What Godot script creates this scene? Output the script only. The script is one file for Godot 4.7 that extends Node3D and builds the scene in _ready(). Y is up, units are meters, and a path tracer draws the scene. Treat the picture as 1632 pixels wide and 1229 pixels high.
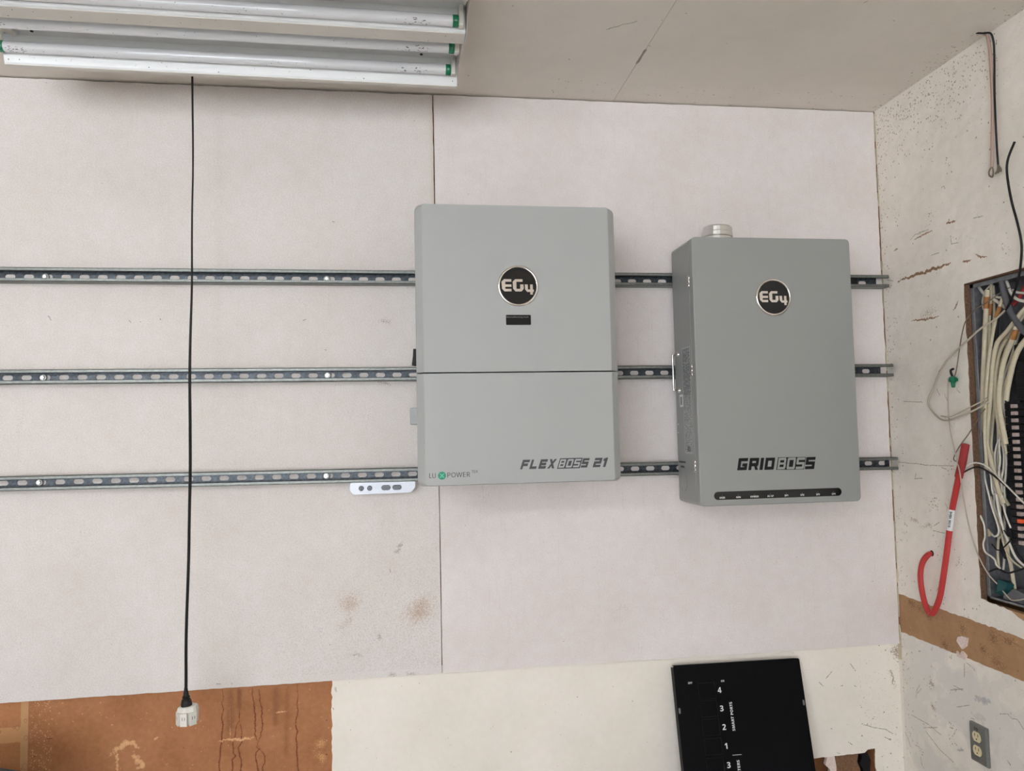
extends Node3D
# Garage wall with strut rails, an inverter, a grey electrical cabinet, an open breaker panel and a tube lamp.
# x runs right along the back wall, y up, z out of the back wall; metres.

const CEIL := 0.9012
const FLOOR := -1.6
const RIGHT := 2.770
const LEFT := -2.75
const SUN_ENERGY := 23.5
const LAMP_ENERGY := 0.37
const LAMP_A_X := -0.6
const LAMP_A_Z := 3.35
const FRONT := 6.2

var uv_map = null
var rng := RandomNumberGenerator.new()
var M := {}
var used := {}

func _ready():
	rng.seed = 71
	# ---------------------------------------------------------------- camera, sky, exposure
	var cam := Camera3D.new()
	cam.name = "camera"
	cam.position = Vector3(1.1414, -0.1780, 2.3803)
	cam.rotation = Vector3(0.057964, -0.139686, -0.020803)
	cam.fov = 53.8767
	cam.near = 0.02
	cam.far = 200.0
	add_child(cam)
	cam.current = true

	var sky_mat := ProceduralSkyMaterial.new()
	sky_mat.sky_top_color = Color(0.80, 0.87, 0.97)
	sky_mat.sky_horizon_color = Color(0.97, 0.97, 0.97)
	sky_mat.ground_horizon_color = Color(0.72, 0.71, 0.69)
	sky_mat.ground_bottom_color = Color(0.60, 0.58, 0.55)
	sky_mat.sky_curve = 0.2
	sky_mat.energy_multiplier = 1.0
	var sky := Sky.new()
	sky.sky_material = sky_mat
	var env := Environment.new()
	env.background_mode = Environment.BG_SKY
	env.sky = sky
	env.background_energy_multiplier = 7.2
	env.ambient_light_source = Environment.AMBIENT_SOURCE_DISABLED
	env.reflected_light_source = Environment.REFLECTION_SOURCE_SKY
	env.tonemap_mode = Environment.TONE_MAPPER_LINEAR
	env.tonemap_exposure = 0.945
	env.sdfgi_enabled = true
	env.ssao_enabled = true
	env.ssil_enabled = true
	var we := WorldEnvironment.new()
	we.name = "world_environment"
	we.environment = env
	add_child(we)

	# the sun stands behind the house: it lights the drive outside, never the room
	var sun := DirectionalLight3D.new()
	sun.name = "sun"
	sun.light_color = Color(0.98, 0.99, 1.0)
	sun.light_energy = SUN_ENERGY
	sun.light_angular_distance = 0.5
	sun.shadow_enabled = true
	add_child(sun)
	sun.look_at_from_position(Vector3(-1.2, 4.0, -2.2), Vector3.ZERO, Vector3.UP)

	make_materials()
	make_room()
	make_back_wall()
	make_right_wall()
	make_ceiling()
	make_rails()
	make_inverter()
	make_cabinet()
	make_lamp()
	make_breaker_panel()
	make_loose_wires()
	make_cord()
	make_level()
	make_cover_panel()
	make_outlet()
	make_tote()

# ==================================================================== helpers
func new_st() -> SurfaceTool:
	var st := SurfaceTool.new()
	st.begin(Mesh.PRIMITIVE_TRIANGLES)
	st.set_smooth_group(-1)
	return st

func vert(st: SurfaceTool, p: Vector3):
	if uv_map != null:
		st.set_uv(Vector2((p[uv_map.a] - uv_map.a0) / uv_map.sa, (uv_map.b1 - p[uv_map.b]) / uv_map.sb))
	st.add_vertex(p)

func tri(st: SurfaceTool, a: Vector3, b: Vector3, c: Vector3, out: Vector3):
	var n := (a - c).cross(a - b)
	if n.length_squared() < 1e-18:
		return
	vert(st, a)
	if n.dot(out) >= 0.0:
		vert(st, b)
		vert(st, c)
	else:
		vert(st, c)
		vert(st, b)

func quad(st: SurfaceTool, a: Vector3, b: Vector3, c: Vector3, d: Vector3, out: Vector3):
	tri(st, a, b, c, out)
	tri(st, a, c, d, out)

# box with chamfered edges
func box(st: SurfaceTool, lo: Vector3, hi: Vector3, bev := 0.0):
	var l := Vector3(min(lo.x, hi.x), min(lo.y, hi.y), min(lo.z, hi.z))
	var h := Vector3(max(lo.x, hi.x), max(lo.y, hi.y), max(lo.z, hi.z))
	for ax in 3:
		var u := (ax + 1) % 3
		var w := (ax + 2) % 3
		for s in [0, 1]:
			var q := []
			for k in [[0, 0], [1, 0], [1, 1], [0, 1]]:
				var p := Vector3.ZERO
				p[ax] = h[ax] if s == 1 else l[ax]
				p[u] = h[u] - bev if k[0] == 1 else l[u] + bev
				p[w] = h[w] - bev if k[1] == 1 else l[w] + bev
				q.append(p)
			var o := Vector3.ZERO
			o[ax] = 1.0 if s == 1 else -1.0
			quad(st, q[0], q[1], q[2], q[3], o)
	if bev <= 0.0:
		return
	for ax in 3:
		var u := (ax + 1) % 3
		var w := (ax + 2) % 3
		for su in [0, 1]:
			for sw in [0, 1]:
				var a := Vector3.ZERO
				var b := Vector3.ZERO
				a[u] = h[u] if su == 1 else l[u]
				a[w] = (h[w] - bev) if sw == 1 else (l[w] + bev)
				b[u] = (h[u] - bev) if su == 1 else (l[u] + bev)
				b[w] = h[w] if sw == 1 else l[w]
				var o := Vector3.ZERO
				o[u] = 1.0 if su == 1 else -1.0
				o[w] = 1.0 if sw == 1 else -1.0
				var a0 := a
				var a1 := a
				var b0 := b
				var b1 := b
				a0[ax] = l[ax] + bev
				b0[ax] = l[ax] + bev
				a1[ax] = h[ax] - bev
				b1[ax] = h[ax] - bev
				quad(st, a0, a1, b1, b0, o)
	for sx in [0, 1]:
		for sy in [0, 1]:
			for sz in [0, 1]:
				var c := Vector3(h.x if sx == 1 else l.x, h.y if sy == 1 else l.y, h.z if sz == 1 else l.z)
				var i := Vector3(-1 if sx == 1 else 1, -1 if sy == 1 else 1, -1 if sz == 1 else 1) * bev
				tri(st, c + Vector3(0, i.y, i.z), c + Vector3(i.x, 0, i.z), c + Vector3(i.x, i.y, 0), -i)

# rings of equal point count joined by quads; caps are fans round the ring's centre
func loft(st: SurfaceTool, loops: Array, cap0 := true, cap1 := true, smooth := false):
	var n: int = loops[0].size()
	var cs := []
	for lp in loops:
		var c := Vector3.ZERO
		for p in lp:
			c += p
		cs.append(c / n)
	st.set_smooth_group(0 if smooth else -1)
	for k in loops.size() - 1:
		for i in n:
			var j := (i + 1) % n
			var a: Vector3 = loops[k][i]
			var b: Vector3 = loops[k][j]
			var c: Vector3 = loops[k + 1][j]
			var d: Vector3 = loops[k + 1][i]
			var mid := (a + b + c + d) * 0.25
			var o: Vector3 = mid - (cs[k] + cs[k + 1]) * 0.5
			if o.length() < 1e-7:
				o = cs[k + 1] - cs[k]
			quad(st, a, b, c, d, o)
	st.set_smooth_group(-1)
	var axis: Vector3 = cs[loops.size() - 1] - cs[0]
	if cap0:
		for i in n:
			tri(st, cs[0], loops[0][i], loops[0][(i + 1) % n], -axis)
	if cap1:
		var e := loops.size() - 1
		for i in n:
			tri(st, cs[e], loops[e][i], loops[e][(i + 1) % n], axis)

func spline(pts: Array, steps := 6) -> Array:
	var out := []
	for i in pts.size() - 1:
		var p0: Vector3 = pts[max(i - 1, 0)]
		var p1: Vector3 = pts[i]
		var p2: Vector3 = pts[i + 1]
		var p3: Vector3 = pts[min(i + 2, pts.size() - 1)]
		for k in steps:
			out.append(p1.cubic_interpolate(p2, p0, p3, float(k) / steps))
	out.append(pts[pts.size() - 1])
	return out

# tube along a path; rb differs from ra for flat cable, flat = direction of the wide side
func tube(st: SurfaceTool, pts: Array, ra: float, sides := 8, rb := -1.0, flat := Vector3.ZERO):
	var loops := []
	var t0: Vector3 = (pts[1] - pts[0]).normalized()
	var up := flat if flat != Vector3.ZERO else (Vector3.UP if abs(t0.y) < 0.9 else Vector3.RIGHT)
	var u := (up - t0 * up.dot(t0)).normalized()
	var r2 := rb if rb > 0.0 else ra
	for i in pts.size():
		var t: Vector3
		if i == 0:
			t = (pts[1] - pts[0]).normalized()
		elif i == pts.size() - 1:
			t = (pts[i] - pts[i - 1]).normalized()
		else:
			t = (pts[i + 1] - pts[i - 1]).normalized()
		var ref := flat if flat != Vector3.ZERO else u
		u = (ref - t * ref.dot(t)).normalized()
		var w := t.cross(u)
		var lp := []
		for k in sides:
			var an := TAU * k / sides
			lp.append(pts[i] + u * cos(an) * ra + w * sin(an) * r2)
		loops.append(lp)
	loft(st, loops, true, true, true)

# profile [[radius, height], ...] turned round an axis
func lathe(st: SurfaceTool, base: Vector3, axis: Vector3, prof: Array, sides := 24, smooth := true):
	var u := axis.cross(Vector3.UP if abs(axis.y) < 0.9 else Vector3.RIGHT).normalized()
	var w := axis.cross(u).normalized()
	var loops := []
	for pr in prof:
		var lp := []
		for k in sides:
			var an := TAU * k / sides
			lp.append(base + axis * pr[1] + (u * cos(an) + w * sin(an)) * max(pr[0], 1e-5))
		loops.append(lp)
	loft(st, loops, true, true, smooth)

# polygon (u, v) extruded between w0 and w1; at maps (u, v, w) to a point
func extrude(st: SurfaceTool, poly: PackedVector2Array, at: Callable, w0: float, w1: float):
	var idx := Geometry2D.triangulate_polygon(poly)
	var o: Vector3 = (at.call(0.0, 0.0, 1.0) - at.call(0.0, 0.0, 0.0)) * (1.0 if w1 > w0 else -1.0)
	for i in range(0, idx.size(), 3):
		var a := poly[idx[i]]
		var b := poly[idx[i + 1]]
		var c := poly[idx[i + 2]]
		tri(st, at.call(a.x, a.y, w1), at.call(b.x, b.y, w1), at.call(c.x, c.y, w1), o)
		tri(st, at.call(a.x, a.y, w0), at.call(b.x, b.y, w0), at.call(c.x, c.y, w0), -o)
	var area := 0.0
	for i in poly.size():
		area += poly[i].cross(poly[(i + 1) % poly.size()])
	for i in poly.size():
		var a := poly[i]
		var b := poly[(i + 1) % poly.size()]
		var e := (b - a)
		var nn := Vector2(e.y, -e.x) * (1.0 if area > 0.0 else -1.0)
		var out: Vector3 = at.call(nn.x, nn.y, 0.0) - at.call(0.0, 0.0, 0.0)
		quad(st, at.call(a.x, a.y, w0), at.call(b.x, b.y, w0), at.call(b.x, b.y, w1), at.call(a.x, a.y, w1), out)

# broken edge from a to b
func ragged(a: Vector2, b: Vector2, amp: float, step: float) -> PackedVector2Array:
	var out := PackedVector2Array()
	var n := int(max(2.0, a.distance_to(b) / step))
	var nrm := (b - a).normalized().orthogonal()
	for i in n:
		var t := float(i) / n
		var k := amp * (rng.randf() * 2.0 - 1.0) if i > 0 else 0.0
		out.append(a.lerp(b, t) + nrm * k)
	return out

# rounded rectangle ring at depth z; r = corner radii [bl, br, tr, tl]
func rrect(x0: float, x1: float, y0: float, y1: float, z: float, r: Array, seg := 5) -> Array:
	var out := []
	var cs := [[x0 + r[0], y0 + r[0], PI, r[0]], [x1 - r[1], y0 + r[1], PI * 1.5, r[1]], [x1 - r[2], y1 - r[2], 0.0, r[2]], [x0 + r[3], y1 - r[3], PI * 0.5, r[3]]]
	for c in cs:
		for k in seg + 1:
			var an: float = c[2] + PI * 0.5 * k / seg
			out.append(Vector3(c[0] + cos(an) * c[3], c[1] + sin(an) * c[3], z))
	return out

func commit(st: SurfaceTool, called: String, m: Material, parent: Node) -> MeshInstance3D:
	st.generate_normals()
	if uv_map != null:
		st.generate_tangents()
	var mi := MeshInstance3D.new()
	mi.name = called
	mi.mesh = st.commit()
	mi.material_override = m
	mi.cast_shadow = GeometryInstance3D.SHADOW_CASTING_SETTING_ON
	if parent == self:
		mi.name = numbered(called)
		add_child(mi, true)
	else:
		parent.add_child(mi, true)
		if parent.has_meta("base"):
			mi.position = -parent.get_meta("base")
	return mi

func numbered(called: String) -> String:
	if not used.has(called):
		used[called] = 0
		return called
	used[called] += 1
	return "%s_%03d" % [called, used[called]]

func thing(called: String, label: String, category: String, base: Vector3, group := "") -> Node3D:
	var o := Node3D.new()
	o.name = numbered(called)
	add_child(o)
	o.position = base
	o.set_meta("base", base)
	tag(o, label, category, group)
	return o

func tag(o: Node, label: String, category: String, group := ""):
	o.set_meta("label", label)
	o.set_meta("category", category)
	if group != "":
		o.set_meta("group", group)

func structure(o: Node, label: String):
	o.set_meta("kind", "structure")
	o.set_meta("label", label)

func words(called: String, txt: String, height: float, at: Transform3D, m: Material, parent: Node, bold := true, width := 0.0) -> MeshInstance3D:
	var f := SystemFont.new()
	f.font_names = PackedStringArray(["Droid Sans"])
	f.font_weight = 700 if bold else 400
	var t := TextMesh.new()
	t.font = f
	t.font_size = 64
	t.text = txt
	t.pixel_size = height / 46.0
	t.depth = 0.0002
	t.curve_step = 2.0
	t.horizontal_alignment = HORIZONTAL_ALIGNMENT_CENTER
	t.vertical_alignment = VERTICAL_ALIGNMENT_CENTER
	var mi := MeshInstance3D.new()
	mi.name = called
	mi.mesh = t
	mi.material_override = m
	parent.add_child(mi, true)
	var k := 1.0
	if width > 0.0:
		var bb := t.get_aabb()
		if bb.size.x > 0.0:
			k = width / bb.size.x
	mi.transform = at * Transform3D(Basis.from_scale(Vector3(k, 1, 1)), Vector3.ZERO)
	var b = parent.get_meta("base") if parent.has_meta("base") else Vector3.ZERO
	mi.position -= b
	return mi

# ==================================================================== paint
func noise_bytes(w: int, h: int, freq: float, oct: int, sd: int) -> PackedByteArray:
	var n := FastNoiseLite.new()
	n.seed = sd
	n.noise_type = FastNoiseLite.TYPE_SIMPLEX_SMOOTH
	n.frequency = freq
	n.fractal_octaves = oct
	var im := n.get_image(w, h, false, false, true)
	im.convert(Image.FORMAT_L8)
	return im.get_data()

# flat colour plus layers of noise: [frequency, octaves, red, green, blue amplitude]
func grain(w: int, h: int, base: Color, layers: Array, sd: int) -> Image:
	var fields := []
	for i in layers.size():
		fields.append(noise_bytes(w, h, layers[i][0], layers[i][1], sd + i * 17))
	var out := PackedByteArray()
	out.resize(w * h * 3)
	var n := layers.size()
	var f0: PackedByteArray = fields[0]
	var f1: PackedByteArray = fields[1]
	var f2: PackedByteArray = fields[2 if n > 2 else 1]
	var L0: Array = layers[0]
	var L1: Array = layers[1]
	var L2: Array = layers[2] if n > 2 else [0, 0, 0, 0, 0]
	var lut := []
	for c in 3:
		for L in [L0, L1, L2]:
			var t := PackedFloat32Array()
			t.resize(256)
			for v in 256:
				t[v] = (v - 128.0) / 128.0 * L[2 + c]
			lut.append(t)
	var l00: PackedFloat32Array = lut[0]
	var l01: PackedFloat32Array = lut[1]
	var l02: PackedFloat32Array = lut[2]
	var l10: PackedFloat32Array = lut[3]
	var l11: PackedFloat32Array = lut[4]
	var l12: PackedFloat32Array = lut[5]
	var l20: PackedFloat32Array = lut[6]
	var l21: PackedFloat32Array = lut[7]
	var l22: PackedFloat32Array = lut[8]
	var br := base.r * 255.0
	var bg := base.g * 255.0
	var bb := base.b * 255.0
	var k := 0
	for i in w * h:
		var a := f0[i]
		var b := f1[i]
		var c := f2[i]
		out[k] = clampi(int(br + l00[a] + l01[b] + l02[c]), 0, 255)
		out[k + 1] = clampi(int(bg + l10[a] + l11[b] + l12[c]), 0, 255)
		out[k + 2] = clampi(int(bb + l20[a] + l21[b] + l22[c]), 0, 255)
		k += 3
	return Image.create_from_data(w, h, false, Image.FORMAT_RGB8, out)

func dab(im: Image, x: int, y: int, c: Color, a: float):
	if x >= 0 and y >= 0 and x < im.get_width() and y < im.get_height():
		im.set_pixel(x, y, im.get_pixel(x, y).lerp(c, a))

func blot(im: Image, x: float, y: float, r: float, c: Color, a := 1.0):
	var k := int(ceil(r))
	for j in range(-k, k + 1):
		for i in range(-k, k + 1):
			if sqrt(i * i + j * j) <= r * (0.75 + rng.randf() * 0.4):
				dab(im, int(x) + i, int(y) + j, c, a)

# line of paint, dirt or bare stock; broken at random, with an uneven edge
func stroke(im: Image, pts: Array, r: float, c: Color, a := 1.0, gaps := 0.0):
	var total := 0.0
	for i in pts.size() - 1:
		total += pts[i].distance_to(pts[i + 1])
	var gone := 0.0
	var ph := rng.randf() * 40.0
	for i in pts.size() - 1:
		var p: Vector2 = pts[i]
		var q: Vector2 = pts[i + 1]
		var n := int(max(1.0, p.distance_to(q) / max(0.5, r * 0.35)))
		var nrm := (q - p).normalized().orthogonal()
		for k in n + 1:
			if rng.randf() < gaps:
				continue
			var t := (gone + p.distance_to(q) * k / n) / maxf(total, 0.001)
			var thin := 0.25 + 0.75 * sqrt(maxf(0.0, sin(PI * clampf(t, 0.03, 0.97))))
			var wob := sin(t * 23.0 + ph) * 0.35 + sin(t * 61.0 + ph * 2.0) * 0.3
			var m := p.lerp(q, float(k) / n) + nrm * r * wob + Vector2(rng.randf() - 0.5, rng.randf() - 0.5) * r * 0.6
			blot(im, m.x, m.y, maxf(0.4, r * thin * (0.4 + rng.randf() * 0.65)), c, a)
		gone += p.distance_to(q)

func scatter(im: Image, pts: Array, r: float, c: Color, count: int, a: float):
	for k in count:
		var i := rng.randi() % maxi(1, pts.size() - 1)
		var m: Vector2 = pts[i].lerp(pts[min(i + 1, pts.size() - 1)], rng.randf())
		m += Vector2(rng.randfn(), rng.randfn()) * r * 0.5
		dab(im, int(m.x), int(m.y), c, a)

func marks(im: Image, list: Array, res: float, a0: float, b1: float, pal: Dictionary, up := true):
	for m in list:
		var pts := []
		for p in m[2]:
			pts.append(Vector2((p.x - a0) / res, ((b1 - p.y) if up else (p.y - b1)) / res))
		var r: float = m[0] * 0.0017 / res * 0.5
		if m[1] == "k" and pts[pts.size() - 1].y > 0.24 / res:
			pts.append(pts[pts.size() - 1] + Vector2(3.0, 0.10 / res))
			pts.append(pts[pts.size() - 1] + Vector2(-2.0, 0.10 / res))
		var kind: String = m[1]
		var c: Color = pal.get(kind, Color(0.3, 0.25, 0.2))
		match kind:
			"s":
				scatter(im, pts, r * 2.6, c, int(16 + r * 34), 0.6)
			"t":
				scatter(im, pts, r * 0.75, c, int(r * r * 1.3), 0.5)
			"v":
				scatter(im, pts, r * 1.3, c, int(r * 900), 0.20)
			"e":
				scatter(im, pts, r * 1.1, c, int(r * 420), 0.4)
			"q":
				scatter(im, pts, r * 1.6, c, int(r * 60), 0.8)
			"w", "l", "g":
				stroke(im, pts, max(0.5, r), c, 0.6, 0.15)
			"k":
				stroke(im, pts, max(1.0, r * 0.95), c, 0.5, 0.05)
			"b":
				stroke(im, pts, max(0.5, r * 0.85), c, 0.9, 0.08)
			_:
				stroke(im, pts, max(0.45, r * 0.55), c, 0.75, 0.25)

func specks(im: Image, count: int, c: Color, rmax: float, rect := Rect2()):
	var w := im.get_width()
	var h := im.get_height()
	var rc := rect if rect.size.x > 0 else Rect2(0, 0, w, h)
	for i in count:
		var x := rc.position.x + rng.randf() * rc.size.x
		var y := rc.position.y + rng.randf() * rc.size.y
		if rng.randf() < 0.75:
			dab(im, int(x), int(y), c, 0.3 + rng.randf() * 0.5)
		else:
			blot(im, x, y, 0.5 + rng.randf() * rmax, c, 0.7)

func painted(im: Image, rough: float, bump := 0.0, sd := 3) -> StandardMaterial3D:
	var m := StandardMaterial3D.new()
	im.generate_mipmaps()
	m.albedo_texture = ImageTexture.create_from_image(im)
	m.roughness = rough
	m.metallic_specular = 0.3
	if bump > 0.0:
		var n := FastNoiseLite.new()
		n.seed = sd
		n.noise_type = FastNoiseLite.TYPE_SIMPLEX_SMOOTH
		n.frequency = 0.02
		n.fractal_octaves = 4
		var b := n.get_image(im.get_width() / 2, im.get_height() / 2, false, false, true)
		b.bump_map_to_normal_map(bump)
		m.normal_enabled = true
		m.normal_texture = ImageTexture.create_from_image(b)
		m.normal_scale = 0.6
	return m

func flat_mat(c: Color, rough := 0.6, metal := 0.0, spec := 0.4) -> StandardMaterial3D:
	var m := StandardMaterial3D.new()
	m.albedo_color = c
	m.roughness = rough
	m.metallic = metal
	m.metallic_specular = spec
	return m

func rgb(r: float, g: float, b: float) -> Color:
	return Color(r / 255.0, g / 255.0, b / 255.0)

# mottled plain material (triplanar), for concrete, galvanised steel, rubber
func mottled(c: Color, amp: float, rough: float, metal: float, scale: float, sd: int) -> StandardMaterial3D:
	var im := grain(256, 256, Color(1 - amp, 1 - amp, 1 - amp), [[0.03, 3, amp * 200, amp * 200, amp * 200], [0.25, 2, amp * 70, amp * 70, amp * 70]], sd)
	var m := flat_mat(c, rough, metal)
	im.generate_mipmaps()
	m.albedo_texture = ImageTexture.create_from_image(im)
	m.uv1_triplanar = true
	m.uv1_world_triplanar = true
	m.uv1_scale = Vector3.ONE * scale
	return m

func make_materials():
	M.inverter = flat_mat(rgb(168, 169, 167), 0.42, 0.0, 0.45)
	M.cabinet = flat_mat(rgb(150, 151, 148), 0.40, 0.0, 0.45)
	M.casting = mottled(rgb(120, 122, 122), 0.10, 0.55, 0.3, 6.0, 21)
	M.zinc = mottled(rgb(140, 143, 139), 0.08, 0.46, 0.75, 9.0, 5)
	M.zinc_web = mottled(rgb(98, 104, 111), 0.22, 0.38, 0.5, 11.0, 6)  # oil-stained bluish zinc, also darkened to paint shade inside the channel
	M.washer = flat_mat(rgb(176, 177, 176), 0.38, 0.8)
	M.bright_zinc = flat_mat(rgb(222, 222, 218), 0.28, 0.85)
	M.chrome = flat_mat(rgb(235, 230, 226), 0.12, 1.0)
	M.gloss_black = flat_mat(rgb(14, 14, 16), 0.12, 0.0, 0.5)
	M.black = flat_mat(rgb(20, 20, 22), 0.5)
	M.rubber = flat_mat(rgb(26, 24, 23), 0.55)
	M.panel_black = mottled(rgb(9, 10, 13), 0.10, 0.42, 0.0, 5.0, 9)
	M.panel_black.metallic_specular = 0.22
	M.print_dark = flat_mat(rgb(72, 74, 75), 0.6)
	M.print_black = flat_mat(rgb(10, 10, 11), 0.5)
	M.print_white = flat_mat(rgb(232, 232, 230), 0.6)
	M.print_grey = flat_mat(rgb(130, 130, 128), 0.6)
	M.print_green = flat_mat(rgb(60, 150, 122), 0.6)
	M.tube_glass = flat_mat(rgb(252, 252, 254), 0.06, 0.0, 0.85)
	M.tube_lit = flat_mat(rgb(240, 240, 240), 0.2)
	M.tube_lit.emission_enabled = true
	M.tube_lit.emission = Color(0.95, 0.97, 1.0)
	M.tube_lit.emission_energy_multiplier = 1.0
	M.green_cap = flat_mat(rgb(8, 120, 78), 0.25, 0.0, 0.6)
	M.enamel = flat_mat(rgb(243, 243, 241), 0.25, 0.0, 0.5)
	M.enamel_dull_shaded = flat_mat(rgb(232, 226, 217), 0.35, 0.0, 0.4)  # dull enamel toned down to carry shade on downward faces
	M.plastic_white = flat_mat(rgb(226, 222, 212), 0.40)
	M.cream = mottled(rgb(216, 204, 176), 0.05, 0.45, 0.0, 8.0, 31)
	M.white_wire = flat_mat(rgb(222, 216, 204), 0.40)
	M.shaded_wire = flat_mat(rgb(186, 174, 156), 0.4)  # white insulation, its brownish shaded side put into the colour
	M.beige_wire = flat_mat(rgb(188, 160, 146), 0.5)
	M.brown_wire = flat_mat(rgb(120, 104, 88), 0.5)
	M.grey_cable = flat_mat(rgb(92, 92, 96), 0.5)
	M.dark_cable = flat_mat(rgb(40, 38, 42), 0.5)
	M.red = flat_mat(rgb(186, 58, 55), 0.45)
	M.dull_red = flat_mat(rgb(158, 54, 54), 0.55)
	M.dark_hole = flat_mat(rgb(62, 44, 34), 0.9)
	M.tape = flat_mat(rgb(166, 112, 62), 0.5)
	M.steel_box = mottled(rgb(122, 122, 126), 0.10, 0.5, 0.2, 6.0, 11)
	M.breaker = flat_mat(rgb(17, 17, 21), 0.4)
	M.breaker_handle = flat_mat(rgb(176, 158, 152), 0.5)
	M.orange = flat_mat(rgb(240, 96, 48), 0.5)
	M.teal = flat_mat(rgb(24, 72, 74), 0.4)
	M.wire_nut = flat_mat(rgb(20, 108, 76), 0.45)
	M.cut_edge = mottled(rgb(150, 112, 84), 0.15, 0.9, 0.0, 14.0, 41)
	M.cut_dark = mottled(rgb(134, 102, 80), 0.18, 0.9, 0.0, 14.0, 42)
	M.steel_lip = mottled(rgb(150, 150, 152), 0.10, 0.5, 0.2, 6.0, 12)
	M.gypsum = mottled(rgb(252, 232, 220), 0.08, 0.95, 0.0, 14.0, 43)
	M.concrete = mottled(rgb(180, 177, 172), 0.10, 0.9, 0.0, 0.7, 13)
	M.drive = mottled(rgb(188, 188, 187), 0.08, 0.95, 0.0, 0.5, 14)
	M.room_paint = mottled(rgb(214, 205, 190), 0.04, 0.8, 0.0, 1.0, 15)
	M.outlet_plate = mottled(rgb(146, 146, 143), 0.10, 0.4, 0.5, 20.0, 17)
	M.ivory = flat_mat(rgb(228, 214, 176), 0.4)
	M.level = flat_mat(rgb(190, 193, 199), 0.45, 0.6)
	M.vial = flat_mat(rgb(46, 52, 66), 0.15)

# ==================================================================== setting
func make_room():
	var st := new_st()
	box(st, Vector3(LEFT - 0.2, FLOOR - 0.15, -0.25), Vector3(RIGHT + 0.25, FLOOR, FRONT + 0.12))
	structure(commit(st, "floor", M.concrete, self), "grey concrete garage floor")
	st = new_st()
	box(st, Vector3(LEFT - 0.15, FLOOR, -0.2), Vector3(LEFT, CEIL + 0.03, FRONT + 0.12))
	structure(commit(st, "wall_left", M.room_paint, self), "plain painted garage wall on the left")
	# front wall round the wide open vehicle door
	st = new_st()
	box(st, Vector3(LEFT, CEIL - 0.25, FRONT), Vector3(RIGHT + 0.2, CEIL + 0.03, FRONT + 0.12))
	box(st, Vector3(LEFT, FLOOR, FRONT), Vector3(LEFT + 0.25, CEIL - 0.25, FRONT + 0.12))
	box(st, Vector3(1.2, FLOOR, FRONT), Vector3(RIGHT + 0.2, CEIL - 0.25, FRONT + 0.12))
	structure(commit(st, "wall_front", M.room_paint, self), "front garage wall round the open vehicle door")
	st = new_st()
	box(st, Vector3(-30, FLOOR - 0.2, FRONT + 0.12), Vector3(30, FLOOR - 0.02, 45))
	structure(commit(st, "driveway_ground", M.drive, self), "pale concrete drive outside the open door")

func wall_uv(a: int, b: int, a0: float, b1: float, sa: float, sb: float):
	uv_map = {"a": a, "b": b, "a0": a0, "b1": b1, "sa": sa, "sb": sb}

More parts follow.
